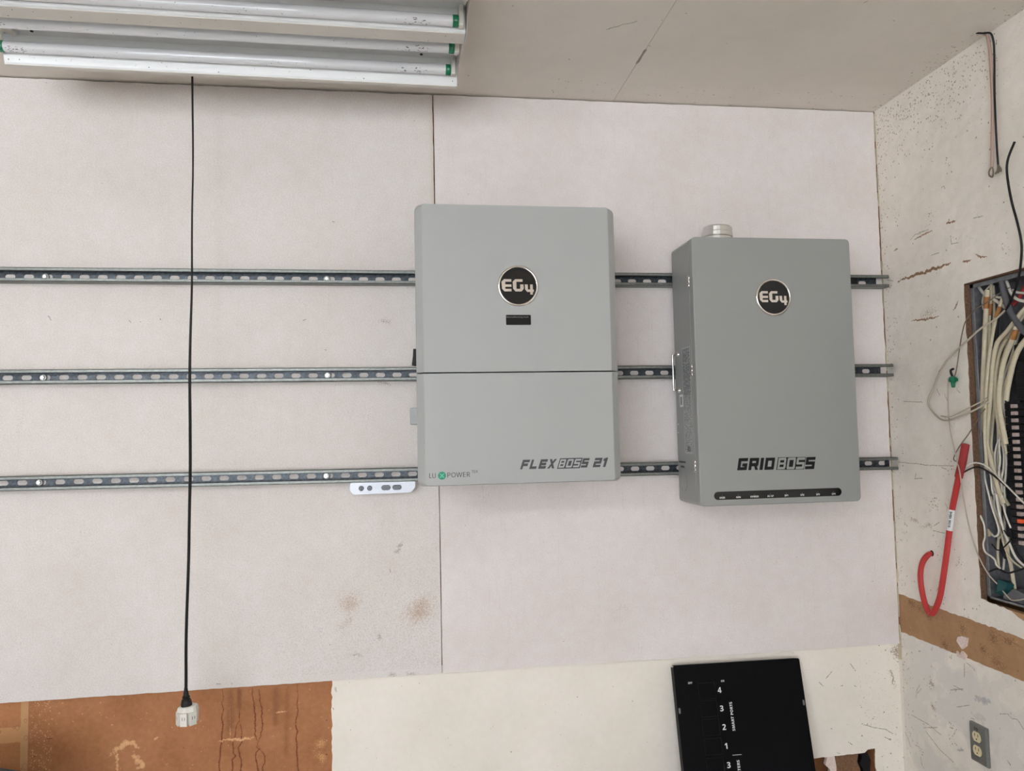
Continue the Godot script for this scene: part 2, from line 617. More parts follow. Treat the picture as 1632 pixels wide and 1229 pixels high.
func make_back_wall():
	# ---- bare brown board behind everything
	var res := 0.001
	var w := 1080
	var h := 460
	var a0 := -0.14
	var b1 := -0.88
	var im := grain(w, h, rgb(170, 116, 78), [[0.006, 3, 9, 8, 7], [0.05, 3, 7, 6, 5], [0.35, 2, 5, 4, 3]], 101)
	# pale strips of joint paper at the left
	for y in h:
		for x in range(int((0.040 - a0) / res), int((0.060 - a0) / res)):
			dab(im, x, y, rgb(206, 164, 118), 0.75)
	for y in range(int((b1 + 0.998) / res), int((b1 + 1.040) / res)):
		for x in range(0, int((0.040 - a0) / res)):
			dab(im, x, y, rgb(214, 172, 124), 0.75)
	for y in h:
		for x in range(0, int((0.040 - a0) / res)):
			dab(im, x, y, rgb(204, 140, 92), 0.35)
	specks(im, 1300, rgb(222, 176, 132), 1.6, Rect2(205, 0, 60, h))
	specks(im, 700, rgb(212, 160, 116), 2.0)
	specks(im, 500, rgb(150, 96, 62), 1.4)
	for k in 170:
		var cx := rng.randf() * w
		var cy := rng.randf() * h
		var r := 3.0 + rng.randf() * 8.0
		for q in 40:
			var an := TAU * q / 40.0
			dab(im, int(cx + cos(an) * r * 0.7), int(cy + sin(an) * r), rgb(126, 80, 52), 0.6)
			dab(im, int(cx + 1 + cos(an) * r * 0.7), int(cy + 1 + sin(an) * r), rgb(204, 150, 108), 0.5)
	marks(im, BROWN_MARKS, res, a0, b1, {"k": rgb(112, 62, 40), "l": rgb(222, 174, 130), "e": rgb(140, 92, 62), "h": rgb(70, 36, 24), "q": rgb(226, 176, 122)})
	var brown := painted(im, 0.6)
	wall_uv(0, 1, a0, b1, w * res, h * res)
	var st := new_st()
	box(st, Vector3(LEFT - 0.15, FLOOR, -0.15), Vector3(2.44, CEIL + 0.03, -0.016))
	box(st, Vector3(2.672, FLOOR, -0.15), Vector3(RIGHT + 0.2, CEIL + 0.03, -0.016))
	box(st, Vector3(2.44, -1.255, -0.15), Vector3(2.672, CEIL + 0.03, -0.016))
	box(st, Vector3(2.44, FLOOR, -0.15), Vector3(2.672, -1.46, -0.016))
	box(st, Vector3(2.44, -1.46, -0.17), Vector3(2.672, -1.255, -0.13))
	var wall := commit(st, "wall_back", brown, self)
	structure(wall, "back garage wall of bare brown board with old paint and new gypsum sheets")

	# ---- old cream paint layer, bottom right, with its broken hole
	res = 0.0015
	w = 1260
	h = 480
	a0 = 0.89
	b1 = -0.90
	im = grain(w, h, rgb(246, 238, 226), [[0.004, 3, 5, 5, 6], [0.05, 3, 2, 2, 3], [0.4, 2, 3, 3, 3]], 131)
	marks(im, CREAM_MARKS, res, a0, b1, {"d": rgb(120, 104, 90), "s": rgb(104, 80, 62), "g": rgb(196, 192, 190), "b": rgb(150, 112, 84)})
	specks(im, 140, rgb(130, 112, 96), 0.8)
	specks(im, 260, rgb(120, 100, 82), 1.0, Rect2((2.62 - a0) / res, 0, 0.15 / res, h))
	var cream_paint := painted(im, 0.55)
	wall_uv(0, 1, a0, b1, w * res, h * res)
	var poly := PackedVector2Array()
	poly.append_array(ragged(Vector2(0.9095, FLOOR), Vector2(0.9095, -0.90), 0.0022, 0.012))
	poly.append(Vector2(0.9095, -0.90))
	poly.append(Vector2(RIGHT, -0.90))
	poly.append(Vector2(RIGHT, FLOOR))
	poly.append(Vector2(2.667, FLOOR))
	poly.append_array(ragged(Vector2(2.667, -1.40), Vector2(2.668, -1.258), 0.002, 0.01))
	poly.append(Vector2(2.668, -1.2583))
	poly.append_array(ragged(Vector2(2.6415, -1.2603), Vector2(2.6298, -1.2695), 0.001, 0.006))
	poly.append_array(ragged(Vector2(2.6298, -1.2695), Vector2(2.46, -1.2735), 0.0012, 0.01))
	poly.append(Vector2(2.44, -1.275))
	poly.append(Vector2(2.44, FLOOR))
	st = new_st()
	extrude(st, poly, func(u, v, d): return Vector3(u, v, d), -0.016, -0.0127)
	var pb := commit(st, "painted_board", cream_paint, wall)
	pb.set_meta("label", "old cream painted wall surface below the gypsum sheets")
	uv_map = null
	# broken bits in the hole
	st = new_st()
	extrude(st, PackedVector2Array([Vector2(2.500, -1.276), Vector2(2.526, -1.273), Vector2(2.531, -1.31), Vector2(2.529, -1.36), Vector2(2.505, -1.37), Vector2(2.508, -1.315), Vector2(2.492, -1.30)]), func(u, v, d): return Vector3(u, v, d), -0.03, -0.018)
	commit(st, "broken_gypsum", M.gypsum, wall)
	st = new_st()
	extrude(st, PackedVector2Array([Vector2(2.532, -1.277), Vector2(2.612, -1.275), Vector2(2.607, -1.30), Vector2(2.617, -1.325), Vector2(2.62, -1.42), Vector2(2.532, -1.42)]), func(u, v, d): return Vector3(u, v, d), -0.05, -0.021)
	commit(st, "backing_board", M.cut_edge, wall)
	st = new_st()
	extrude(st, PackedVector2Array([Vector2(2.624, -1.272), Vector2(2.652, -1.281), Vector2(2.66, -1.30), Vector2(2.655, -1.36), Vector2(2.625, -1.36), Vector2(2.633, -1.33), Vector2(2.622, -1.31), Vector2(2.631, -1.29)]), func(u, v, d): return Vector3(u, v, d), -0.07, -0.03)
	commit(st, "junction_box", M.black, wall)

	# ---- gypsum sheets
	var at := func(u, v, d): return Vector3(u, v, d)
	res = 0.0015
	w = 1640
	h = 1240
	a0 = -1.215
	b1 = 0.9
	im = grain(w, h, rgb(225, 217, 211), [[0.004, 3, 4, 5, 6], [0.03, 3, 2, 3, 4], [0.30, 3, 13, 13, 13]], 151)
	sheet_dirt(im, a0, b1, res)
	wall_uv(0, 1, a0, b1, w * res, h * res)
	st = new_st()
	poly = PackedVector2Array()
	poly.append(Vector2(-1.2, -0.9215))
	poly.append_array(ragged(Vector2(0.0, -0.9225), Vector2(1.2395, -0.919), 0.0008, 0.02))
	poly.append_array(ragged(Vector2(1.2405, -0.919), Vector2(1.2385, 0.60), 0.0005, 0.03))
	poly.append_array(ragged(Vector2(1.2385, 0.60), Vector2(1.2375, 0.8955), 0.0012, 0.02))
	poly.append_array(ragged(Vector2(1.2375, 0.8965), Vector2(0.0, 0.8965), 0.0016, 0.02))
	poly.append(Vector2(-1.2, 0.8965))
	extrude(st, poly, at, -0.0126, 0.0)
	var s1 := commit(st, "wallboard_sheet", painted(im, 0.85), wall)
	s1.set_meta("label", "pale grey unpainted gypsum sheet left of the vertical seam")
	# right-hand sheet, pinker
	w = 1040
	a0 = 1.23
	im = grain(w, h, rgb(234, 225, 221), [[0.004, 3, 4, 5, 6], [0.03, 3, 2, 3, 4], [0.30, 3, 9, 9, 9]], 171)
	sheet_dirt(im, a0, b1, res)
	wall_uv(0, 1, a0, b1, w * res, h * res)
	st = new_st()
	poly = PackedVector2Array()
	poly.append_array(ragged(Vector2(1.2428, -0.9195), Vector2(2.7665, -0.9195), 0.0006, 0.03))
	poly.append_array(ragged(Vector2(2.7665, -0.9195), Vector2(2.7655, 0.898), 0.0012, 0.02))
	poly.append_array(ragged(Vector2(2.7655, 0.8985), Vector2(1.2415, 0.897), 0.0010, 0.03))
	poly.append_array(ragged(Vector2(1.2415, 0.897), Vector2(1.2428, -0.9195), 0.0006, 0.03))
	extrude(st, poly, at, -0.0126, 0.0)
	var s2 := commit(st, "wallboard_sheet", painted(im, 0.85), wall)
	s2.set_meta("label", "pinkish unpainted gypsum sheet right of the vertical seam")
	uv_map = null
	st = new_st()
	box(st, Vector3(LEFT, -0.9215, -0.0126), Vector3(-1.203, 0.8965, 0.0))
	commit(st, "wallboard_sheet", M.room_paint, wall)

func sheet_dirt(im: Image, a0: float, b1: float, res: float):
	marks(im, SHEET_MARKS, res, a0, b1, {"d": rgb(130, 116, 106), "s": rgb(158, 144, 134), "t": rgb(184, 158, 138), "v": rgb(212, 200, 190)})
	specks(im, 2600, rgb(196, 187, 180), 0.4)
	specks(im, 90, rgb(150, 136, 128), 0.6)
	specks(im, 2200, rgb(240, 235, 228), 0.6)
	for k in 70:
		var fx := rng.randf_range(-0.05, 2.75)
		var fy := rng.randf_range(-0.90, 0.25) if rng.randf() < 0.8 else rng.randf_range(0.25, 0.88)
		for q in 22:
			dab(im, int((fx + rng.randfn() * 0.010 - a0) / res), int((b1 - fy + rng.randfn() * 0.016) / res), rgb(160, 148, 140), 0.2 + rng.randf() * 0.4)
	# upright fibre streaks of the paper face
	for k in 900:
		var px := int(rng.randf() * im.get_width())
		var py := int(rng.randf() * im.get_height())
		var ln := 10 + int(rng.randf() * 70)
		var pale := rng.randf() < 0.5
		for q in ln:
			if rng.randf() < 0.55:
				dab(im, px + int(rng.randfn() * 0.8), py + q, rgb(242, 237, 231) if pale else rgb(196, 184, 176), 0.22)
	# scuffed paper thickening towards the lower seam
	for k in 9000:
		var x := 1.235 - absf(rng.randfn()) * 0.30
		var y := -0.90 + absf(rng.randfn()) * 0.20
		dab(im, int((x - a0) / res), int((b1 - y) / res), rgb(178, 166, 158), 0.25 + rng.randf() * 0.3)

func make_right_wall():
	# opening for the breaker panel: z 0.375..0.79, y -0.69..0.222
	var st := new_st()
	var x0 := RIGHT + 0.002
	var x1 := RIGHT + 0.02
	var res := 0.0015
	# bare band texture
	var im := grain(760, 1680, rgb(176, 138, 102), [[0.006, 3, 7, 7, 6], [0.05, 3, 5, 5, 4], [0.35, 2, 5, 5, 4]], 201)
	marks(im, BAND_MARKS, res, 0.0, 0.92, {"s": rgb(92, 66, 42), "d": rgb(132, 98, 70)})
	specks(im, 700, rgb(130, 96, 66), 1.0, Rect2(0, 1090, 760, 120))
	specks(im, 200, rgb(206, 176, 150), 1.2, Rect2(0, 1090, 760, 120))
	wall_uv(2, 1, 0.0, 0.92, 760 * res, 1680 * res)
	box(st, Vector3(x0, FLOOR, -0.02), Vector3(x1, CEIL + 0.03, 0.375))
	box(st, Vector3(x0, FLOOR, 0.79), Vector3(x1, CEIL + 0.03, FRONT + 0.12))
	box(st, Vector3(x0, 0.222, 0.375), Vector3(x1, CEIL + 0.03, 0.79))
	box(st, Vector3(x0, FLOOR, 0.375), Vector3(x1, -0.70, 0.79))
	box(st, Vector3(x1 + 0.10, FLOOR, -0.02), Vector3(x1 + 0.16, CEIL + 0.03, FRONT + 0.12))
	var wall := commit(st, "wall_right", painted(im, 0.75), self)
	structure(wall, "right garage wall, chipped cream paint over brown board with a bare strip")
	# paint layer
	im = grain(760, 1680, rgb(245, 237, 226), [[0.004, 4, 6, 6, 7], [0.03, 3, 4, 4, 5], [0.3, 3, 5, 5, 5]], 221)
	# greyer whitewash below the strip
	var nb := noise_bytes(760, 1680, 0.006, 4, 77)
	for y in range(1186, 1680):
		for x in 520:
			var v := nb[y * 760 + x]
			if v > 96:
				dab(im, x, y, rgb(222, 218, 212), 0.55 if v > 120 else 0.3)
	var pal := {"b": rgb(150, 114, 86), "d": rgb(138, 122, 106), "s": rgb(140, 116, 94), "w": rgb(214, 204, 198), "g": rgb(190, 186, 184), "r": rgb(176, 110, 96)}
	marks(im, RIGHT_MARKS, res, 0.0, 0.92, pal)
	specks(im, 1500, rgb(140, 124, 108), 0.9)
	specks(im, 420, rgb(112, 96, 82), 1.2)
	for k in 26:
		var fc := Vector2(rng.randf() * 380, 60 + rng.randf() * 1450)
		for q in 14:
			blot(im, fc.x + rng.randfn() * 8, fc.y + rng.randfn() * 14, 0.4 + rng.randf() * 0.9, rgb(124, 108, 92), 0.7)
	specks(im, 500, rgb(238, 230, 218), 1.2)
	# denser flecks at the top corner and along the back corner
	for k in 620:
		var z := rng.randf() * 0.55
		var y := CEIL - 0.01 - absf(rng.randfn()) * 0.10
		blot(im, z / res, (0.92 - y) / res, 0.5 + rng.randf() * 1.1, rgb(146, 130, 114), 0.7)
	for k in 700:
		var z := absf(rng.randfn()) * 0.03
		var y := 0.9 - rng.randf() * 2.2
		blot(im, z / res, (0.92 - y) / res, 0.5 + rng.randf() * 0.9, rgb(150, 118, 88) if rng.randf() < 0.5 else rgb(240, 230, 212), 0.7)
	for k in 26:
		var p := Vector2(rng.randf() * 340, 250 + rng.randf() * 1350)
		var q := p + Vector2(rng.randfn() * 16, rng.randfn() * 10)
		stroke(im, [p, p.lerp(q, 0.5) + Vector2(rng.randfn() * 3, rng.randfn() * 3), q], 0.6, rgb(150, 136, 122), 0.7, 0.2)
	var paint := painted(im, 0.5, 3.0, 5)
	var at := func(u, v, d): return Vector3(RIGHT - d, v, u)
	st = new_st()
	var poly := PackedVector2Array()
	poly.append(Vector2(0.0, CEIL))
	poly.append_array(ragged(Vector2(0.001, -0.7545), Vector2(0.58, -0.766), 0.0022, 0.012))
	poly.append(Vector2(0.58, -0.766))
	poly.append_array(ragged(Vector2(0.58, -0.728), Vector2(0.47, -0.700), 0.004, 0.012))
	poly.append_array(ragged(Vector2(0.47, -0.700), Vector2(0.376, -0.690), 0.003, 0.012))
	poly.append_array(ragged(Vector2(0.375, -0.690), Vector2(0.376, 0.222), 0.0018, 0.02))
	poly.append(Vector2(0.377, 0.2215))
	poly.append(Vector2(0.58, 0.2235))
	poly.append(Vector2(0.58, CEIL))
	extrude(st, poly, at, -0.002, 0.0)
	extrude(st, PackedVector2Array([Vector2(0.58, CEIL), Vector2(0.58, 0.2235), Vector2(0.79, 0.223), Vector2(0.79, -0.72), Vector2(0.58, -0.728), Vector2(0.58, -0.766), Vector2(FRONT, -0.766), Vector2(FRONT, CEIL)]), at, -0.002, 0.0)
	var up := commit(st, "paint_layer", paint, wall)
	up.set_meta("label", "chipped cream paint above the bare brown strip")
	st = new_st()
	poly = PackedVector2Array()
	poly.append_array(ragged(Vector2(-0.0124, -0.8795), Vector2(0.75, -0.879), 0.0016, 0.012))
	poly.append(Vector2(0.75, -0.879))
	poly.append(Vector2(FRONT, -0.879))
	poly.append(Vector2(FRONT, FLOOR))
	poly.append(Vector2(-0.0124, FLOOR))
	extrude(st, poly, at, -0.002, 0.0)
	var dn := commit(st, "paint_layer", paint, wall)
	dn.set_meta("label", "greyish whitewashed paint below the bare brown strip")
	uv_map = null
	# two flakes of plaster stuck on the strip
	st = new_st()
	extrude(st, PackedVector2Array([Vector2(0.2767, -0.8242), Vector2(0.295, -0.817), Vector2(0.3156, -0.8176), Vector2(0.3086, -0.8431), Vector2(0.2923, -0.8567), Vector2(0.2703, -0.8388)]), at, -0.002, 0.004)
	commit(st, "plaster_flake", M.gypsum, wall)
	st = new_st()
	extrude(st, PackedVector2Array([Vector2(0.2680, -0.868), Vector2(0.281, -0.876), Vector2(0.291, -0.862), Vector2(0.3065, -0.8709), Vector2(0.3029, -0.8846), Vector2(0.268, -0.884)]), at, -0.002, 0.004)
	commit(st, "plaster_flake", M.gypsum, wall)
	# ragged bead of old filler in the corner
	st = new_st()
	var y := CEIL - 0.004
	while y > -0.90:
		var ln := 0.03 + rng.randf() * 0.10
		if rng.randf() < 0.72:
			var lo := y - ln
			var wd := 0.003 + rng.randf() * 0.004
			extrude(st, PackedVector2Array([Vector2(-0.012, y), Vector2(wd * 0.5, y - 0.004), Vector2(wd, (y + lo) * 0.5), Vector2(wd * 0.4, lo + 0.004), Vector2(-0.012, lo)]), at, 0.0, 0.0015 + rng.randf() * 0.002)
		y -= ln + rng.randf() * 0.02
	commit(st, "corner_filler", M.cream, wall)

func make_ceiling():
	var st := new_st()
	box(st, Vector3(LEFT - 0.2, CEIL + 0.012, -0.2), Vector3(RIGHT + 0.25, CEIL + 0.2, FRONT + 0.12))
	var ceil := commit(st, "ceiling", M.cut_edge, self)
	structure(ceil, "cream painted garage ceiling with a panel seam")
	var res := 0.0018
	var w := 1900
	var h := 560
	var a0 := -0.6
	var im := grain(w, h, rgb(238, 229, 218), [[0.003, 3, 4, 4, 5], [0.02, 3, 2, 2, 2], [0.3, 2, 2, 2, 2]], 301)
	marks(im, CEILING_MARKS, res, a0, 0.0, {"d": rgb(128, 116, 104), "w": rgb(236, 228, 214)}, false)
	specks(im, 120, rgb(140, 128, 114), 0.8)
	specks(im, 220, rgb(130, 116, 102), 0.8, Rect2((1.6 - a0) / res, 0, 1.2 / res, 0.14 / res))
	for k in 120:
		blot(im, (RIGHT - abs(rng.randfn()) * 0.03 - a0) / res, rng.randf() * 0.7 / res, 0.5 + rng.randf(), rgb(150, 138, 122), 0.6)
	for k in 60:
		var z := rng.randf() * 0.62
		blot(im, (1.835 + rng.randfn() * 0.02 - a0) / res, z / res, 0.5 + rng.randf() * 0.8, rgb(238, 230, 216), 0.8)
	uv_map = {"a": 0, "b": 2, "a0": a0, "b1": 0.0, "sa": w * res, "sb": -h * res}
	var paint := painted(im, 0.55)
	var at := func(u, v, d): return Vector3(u, CEIL + d, v)
	st = new_st()
	extrude(st, PackedVector2Array([Vector2(LEFT, -0.05), Vector2(1.8340, -0.05), Vector2(1.8340, 0.252), Vector2(1.8305, 0.262), Vector2(1.8315, 0.300), Vector2(1.8308, 0.335), Vector2(1.8342, 0.345), Vector2(1.8345, FRONT), Vector2(LEFT, FRONT)]), at, 0.012, 0.0)
	commit(st, "ceiling_panel", paint, ceil)
	st = new_st()
	extrude(st, PackedVector2Array([Vector2(1.8352, -0.05), Vector2(RIGHT + 0.03, -0.05), Vector2(RIGHT + 0.03, FRONT), Vector2(1.8357, FRONT), Vector2(1.8355, 0.345), Vector2(1.8402, 0.338), Vector2(1.8388, 0.302), Vector2(1.8395, 0.268), Vector2(1.8353, 0.255)]), at, 0.012, 0.0)
	commit(st, "ceiling_panel", paint, ceil)
	uv_map = null

# ==================================================================== strut rails
func slot_cell(st: SurfaceTool, cx: float, half: float, z0: float, z1: float, hy: float):
	# plate cell with an obround hole
	var n := 20
	var inn := []
	var out := []
	for k in n:
		var an := TAU * (k + 0.5) / n
		var d := Vector2(cos(an), sin(an))
		var p := Vector2(clamp(d.x * 0.0142, -0.0071, 0.0071), 0.0)
		p = Vector2(0.0071 * sign(d.x), 0.0) + Vector2(d.x, d.y) * 0.0071
		inn.append(p)
		var s: float = min(half / max(abs(d.x), 1e-6), hy / max(abs(d.y), 1e-6))
		out.append(d * s)
	# keep the four corners
	for k in n:
		var j := (k + 1) % n
		var a: Vector2 = out[k]
		var b: Vector2 = out[j]
		var pts := [a]
		if abs(abs(a.x) - half) < 1e-6 and abs(abs(b.y) - hy) < 1e-6 or abs(abs(b.x) - half) < 1e-6 and abs(abs(a.y) - hy) < 1e-6:
			pts.append(Vector2(half * sign(a.x + b.x), hy * sign(a.y + b.y)))
		pts.append(b)
		for z in [z0, z1]:
			var o := Vector3(0, 0, 1 if z == z1 else -1)
			for q in pts.size() - 1:
				tri(st, Vector3(cx + inn[k].x, inn[k].y, z), Vector3(cx + pts[q].x, pts[q].y, z), Vector3(cx + pts[q + 1].x, pts[q + 1].y, z), o)
			tri(st, Vector3(cx + inn[k].x, inn[k].y, z), Vector3(cx + b.x, b.y, z), Vector3(cx + inn[j].x, inn[j].y, z), o)
		quad(st, Vector3(cx + inn[k].x, inn[k].y, z0), Vector3(cx + inn[j].x, inn[j].y, z0), Vector3(cx + inn[j].x, inn[j].y, z1), Vector3(cx + inn[k].x, inn[k].y, z1), -Vector3(inn[k].x + inn[j].x, inn[k].y + inn[j].y, 0))

func make_rails():
	var names := ["top", "middle", "lowest"]
	# y at x=0, slope, slot phase, bolts (x), clip x0, x1
	var data := [
		[0.2990, -0.0008, 0.000, [0.0973, 0.905], 2.6334, 2.6548],
		[0.0020, -0.0026, -0.002, [0.0946, 0.905], 2.6229, 2.6327],
		[-0.3020, -0.0055, -0.009, [0.0888, 0.8993], 2.6209, 2.6285]]
	for i in 3:
		var d: Array = data[i]
		var t := thing("strut_rail", "galvanised slotted strut rail across the wall, %s of the three" % names[i], "rail", Vector3(0, d[0], 0), "strut rails on the gypsum wall")
		t.rotation.z = d[1]
		var x0 := -1.18
		var x1 := 2.7655
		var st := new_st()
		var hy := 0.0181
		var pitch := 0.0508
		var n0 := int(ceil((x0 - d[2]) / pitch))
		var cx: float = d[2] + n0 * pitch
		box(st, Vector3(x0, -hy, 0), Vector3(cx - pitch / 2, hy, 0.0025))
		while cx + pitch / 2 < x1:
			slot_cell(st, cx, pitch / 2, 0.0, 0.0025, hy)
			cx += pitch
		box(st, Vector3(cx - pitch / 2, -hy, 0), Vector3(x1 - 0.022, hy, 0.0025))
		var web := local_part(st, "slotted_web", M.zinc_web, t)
		web.set_meta("label", "dark bluish slotted back of the channel, inner shade painted into its tone")
		st = new_st()
		for s in [-1.0, 1.0]:
			box(st, Vector3(x0, s * 0.0181, 0), Vector3(x1, s * 0.0206, 0.0413), 0.0006)
			box(st, Vector3(x0, s * 0.0112, 0.0388), Vector3(x1, s * 0.0206, 0.0413), 0.0007)
			box(st, Vector3(x0, s * 0.0112, 0.0330), Vector3(x1, s * 0.0136, 0.0410), 0.0004)
		local_part(st, "channel", M.zinc, t)
		for bx in d[3]:
			st = new_st()
			lathe(st, Vector3(bx, 0, 0.0055), Vector3(0, 0, 1), [[0.0062, 0.0], [0.0062, 0.0052], [0.0054, 0.0060]], 6, false)
			var b := local_part(st, "bolt", M.bright_zinc, t)
			st = new_st()
			lathe(st, Vector3(bx, 0, 0.0025), Vector3(0, 0, 1), [[0.0108, 0.0], [0.0108, 0.0018], [0.0102, 0.0024], [0.0085, 0.0026], [0.0082, 0.0034]], 24, true)
			local_part(st, "washer", M.washer, b)
		st = new_st()
		box(st, Vector3(d[4] - 0.03, -0.0105, 0.004), Vector3(d[4], 0.0105, 0.036), 0.001)
		box(st, Vector3(d[4] - 0.03, -0.0175, 0.030), Vector3(d[5], 0.0175, 0.0326), 0.0006)
		box(st, Vector3(d[5] - 0.003, -0.0175, 0.008), Vector3(d[5], 0.0175, 0.0326), 0.0006)
		local_part(st, "channel_nut", M.black, t)

func local_part(st: SurfaceTool, called: String, m: Material, parent: Node) -> MeshInstance3D:
	st.generate_normals()
	var mi := MeshInstance3D.new()
	mi.name = called
	mi.mesh = st.commit()
	mi.material_override = m
	parent.add_child(mi, true)
	return mi

# ==================================================================== lettering
const GLYPHS := {
	"F": [[0, 0, .26, 1], [0, .76, 1, 1], [0, .36, .84, .58]],
	"L": [[0, 0, .26, 1], [0, 0, .92, .24]],
	"E": [[0, 0, .26, 1], [0, .76, 1, 1], [0, .39, .88, .60], [0, 0, 1, .24]],
	"B": [[0, 0, .24, 1], [0, .80, .92, 1], [0, .41, .94, .59], [0, 0, .92, .20], [.72, .12, .98, .46], [.72, .54, .96, .90]],
	"O": [[0, .06, .25, .94], [.75, .06, 1, .94], [.06, .80, .94, 1], [.06, 0, .94, .20]],
	"D": [[0, 0, .26, 1], [.74, .08, 1, .92], [0, .78, .92, 1], [0, 0, .92, .22]],
	"S": [[0, .44, .25, .94], [.06, .79, 1, 1], [.04, .40, .96, .60], [.75, .06, 1, .56], [0, 0, .94, .21]],
	"G": [[0, .06, .27, .94], [.06, .77, 1, 1], [.06, 0, .94, .22], [.74, .06, 1, .52], [.52, .34, 1, .52]],
	"R": [[0, 0, .26, 1], [0, .78, .93, 1], [.74, .46, 1, .94], [0, .34, .92, .54]],
	"I": [[0, 0, 1, 1]],
	"2": [[.04, .78, .94, 1], [.74, .46, 1, .94], [.06, .40, .94, .60], [0, 0, .26, .54], [0, 0, .96, .22]],
	"1": [[.40, 0, .86, 1], [.08, .68, .5, .90]],
}
const SLANTS := {
	"X": [[[0, 0], [.32, 0], [1, 1], [.68, 1]], [[.68, 0], [1, 0], [.32, 1], [0, 1]]],
	"R": [[[.52, .40], [.80, .40], [1.02, 0], [.72, 0]]],
}

# block letters on the plane z, lower left at (x, y), leaning by slant
func block_letters(st: SurfaceTool, txt: String, x: float, y: float, z: float, w: float, h: float, gap: float, slant: float, rise := 0.0, fat := 0.035) -> float:
	var cx := x
	for ch in txt:
		var lw := w * (0.34 if ch == "I" else (0.62 if ch == "1" else 1.0))
		if ch == " ":
			cx += w * 0.55
			continue
		var yy := y + (cx - x) * rise
		# cover each cell of the letter's grid once
		var rects := []
		var xs := []
		var ys := []
		for b in GLYPHS.get(ch, []):
			var e := 0.0 if ch == "I" else fat
			var rc := [maxf(0.0, b[0] - e * 1.3), maxf(0.0, b[1] - e), minf(1.0, b[2] + e * 1.3), minf(1.0, b[3] + e)]
			rects.append(rc)
			for v in [rc[0], rc[2]]:
				if not xs.has(v):
					xs.append(v)
			for v in [rc[1], rc[3]]:
				if not ys.has(v):
					ys.append(v)
		xs.sort()
		ys.sort()
		for i in xs.size() - 1:
			for j in ys.size() - 1:
				var mx: float = (xs[i] + xs[i + 1]) * 0.5
				var my: float = (ys[j] + ys[j + 1]) * 0.5
				var inside := false
				for rc in rects:
					if mx > rc[0] and mx < rc[2] and my > rc[1] and my < rc[3]:
						inside = true
				if not inside:
					continue
				var q := []
				for c in [[xs[i], ys[j]], [xs[i + 1], ys[j]], [xs[i + 1], ys[j + 1]], [xs[i], ys[j + 1]]]:
					q.append(Vector3(cx + c[0] * lw + c[1] * h * slant, yy + c[1] * h, z))
				quad(st, q[0], q[1], q[2], q[3], Vector3(0, 0, 1))
		var lift := 0.0
		for s in SLANTS.get(ch, []):
			lift += 0.00008
			var q := []
			for c in s:
				q.append(Vector3(cx + c[0] * lw + c[1] * h * slant, yy + c[1] * h, z + lift))
			quad(st, q[0], q[1], q[2], q[3], Vector3(0, 0, 1))
		cx += lw + gap
	return cx

# round badge with raised chrome letters
func badge(center: Vector3, parent: Node):
	var st := new_st()
	lathe(st, center, Vector3(0, 0, 1), [[0.0515, 0.0], [0.0515, 0.0028], [0.050, 0.0032]], 48)
	var disc := commit(st, "badge", M.gloss_black, parent)
	disc.set_meta("label", "round black badge with chrome rim and letters")
	st = new_st()
	var loops := []
	for pr in [[0.0505, 0.0], [0.0505, 0.0042], [0.0525, 0.0056], [0.0553, 0.0050], [0.0575, 0.0022], [0.0575, 0.0]]:
		var lp := []
		for k in 64:
			var an := TAU * k / 64.0
			lp.append(center + Vector3(cos(an) * pr[0], sin(an) * pr[0], pr[1]))
		loops.append(lp)
	ring_loft(st, loops, center)
	local_part(st, "rim", M.chrome, disc)
	st = new_st()
	var s := 0.0575 / 360.0
	var polys := [
		[[160, 392], [205, 347], [333, 347], [333, 392]], [[160, 392], [225, 392], [225, 515], [168, 515]],
		[[225, 438], [333, 438], [333, 480], [225, 480]], [[168, 515], [333, 515], [333, 560], [212, 560]],
		[[355, 392], [400, 347], [527, 347], [527, 392]], [[355, 392], [420, 392], [420, 515], [362, 515]],
		[[362, 515], [545, 515], [508, 560], [402, 560]], [[485, 438], [545, 438], [545, 515], [485, 515]],
		[[565, 438], [618, 438], [618, 525], [570, 525]], [[570, 525], [722, 525], [722, 568], [606, 568]],
		[[658, 438], [705, 438], [705, 525], [658, 525]], [[658, 568], [705, 568], [705, 614], [658, 614]]]
	for pl in polys:
		var poly := PackedVector2Array()
		for c in pl:
			poly.append(Vector2(center.x + (c[0] - 452) * s, center.y - (c[1] - 460) * s))
		extrude(st, poly, func(u, v, d): return Vector3(u, v, center.z + d), 0.002, 0.0052)
	local_part(st, "lettering", M.chrome, disc)

func ring_loft(st: SurfaceTool, loops: Array, center: Vector3):
	st.set_smooth_group(0)
	var n: int = loops[0].size()
	for k in loops.size() - 1:
		for i in n:
			var j := (i + 1) % n
			var a: Vector3 = loops[k][i]
			var b: Vector3 = loops[k][j]
			var c: Vector3 = loops[k + 1][j]
			var d: Vector3 = loops[k + 1][i]
			var m := (a + b + c + d) * 0.25
			var rad := (m - center)
			rad.z = 0.0
			rad = rad.normalized()
			var core := center + rad * 0.0540 + Vector3(0, 0, 0.0018)
			quad(st, a, b, c, d, m - core)
	st.set_smooth_group(-1)

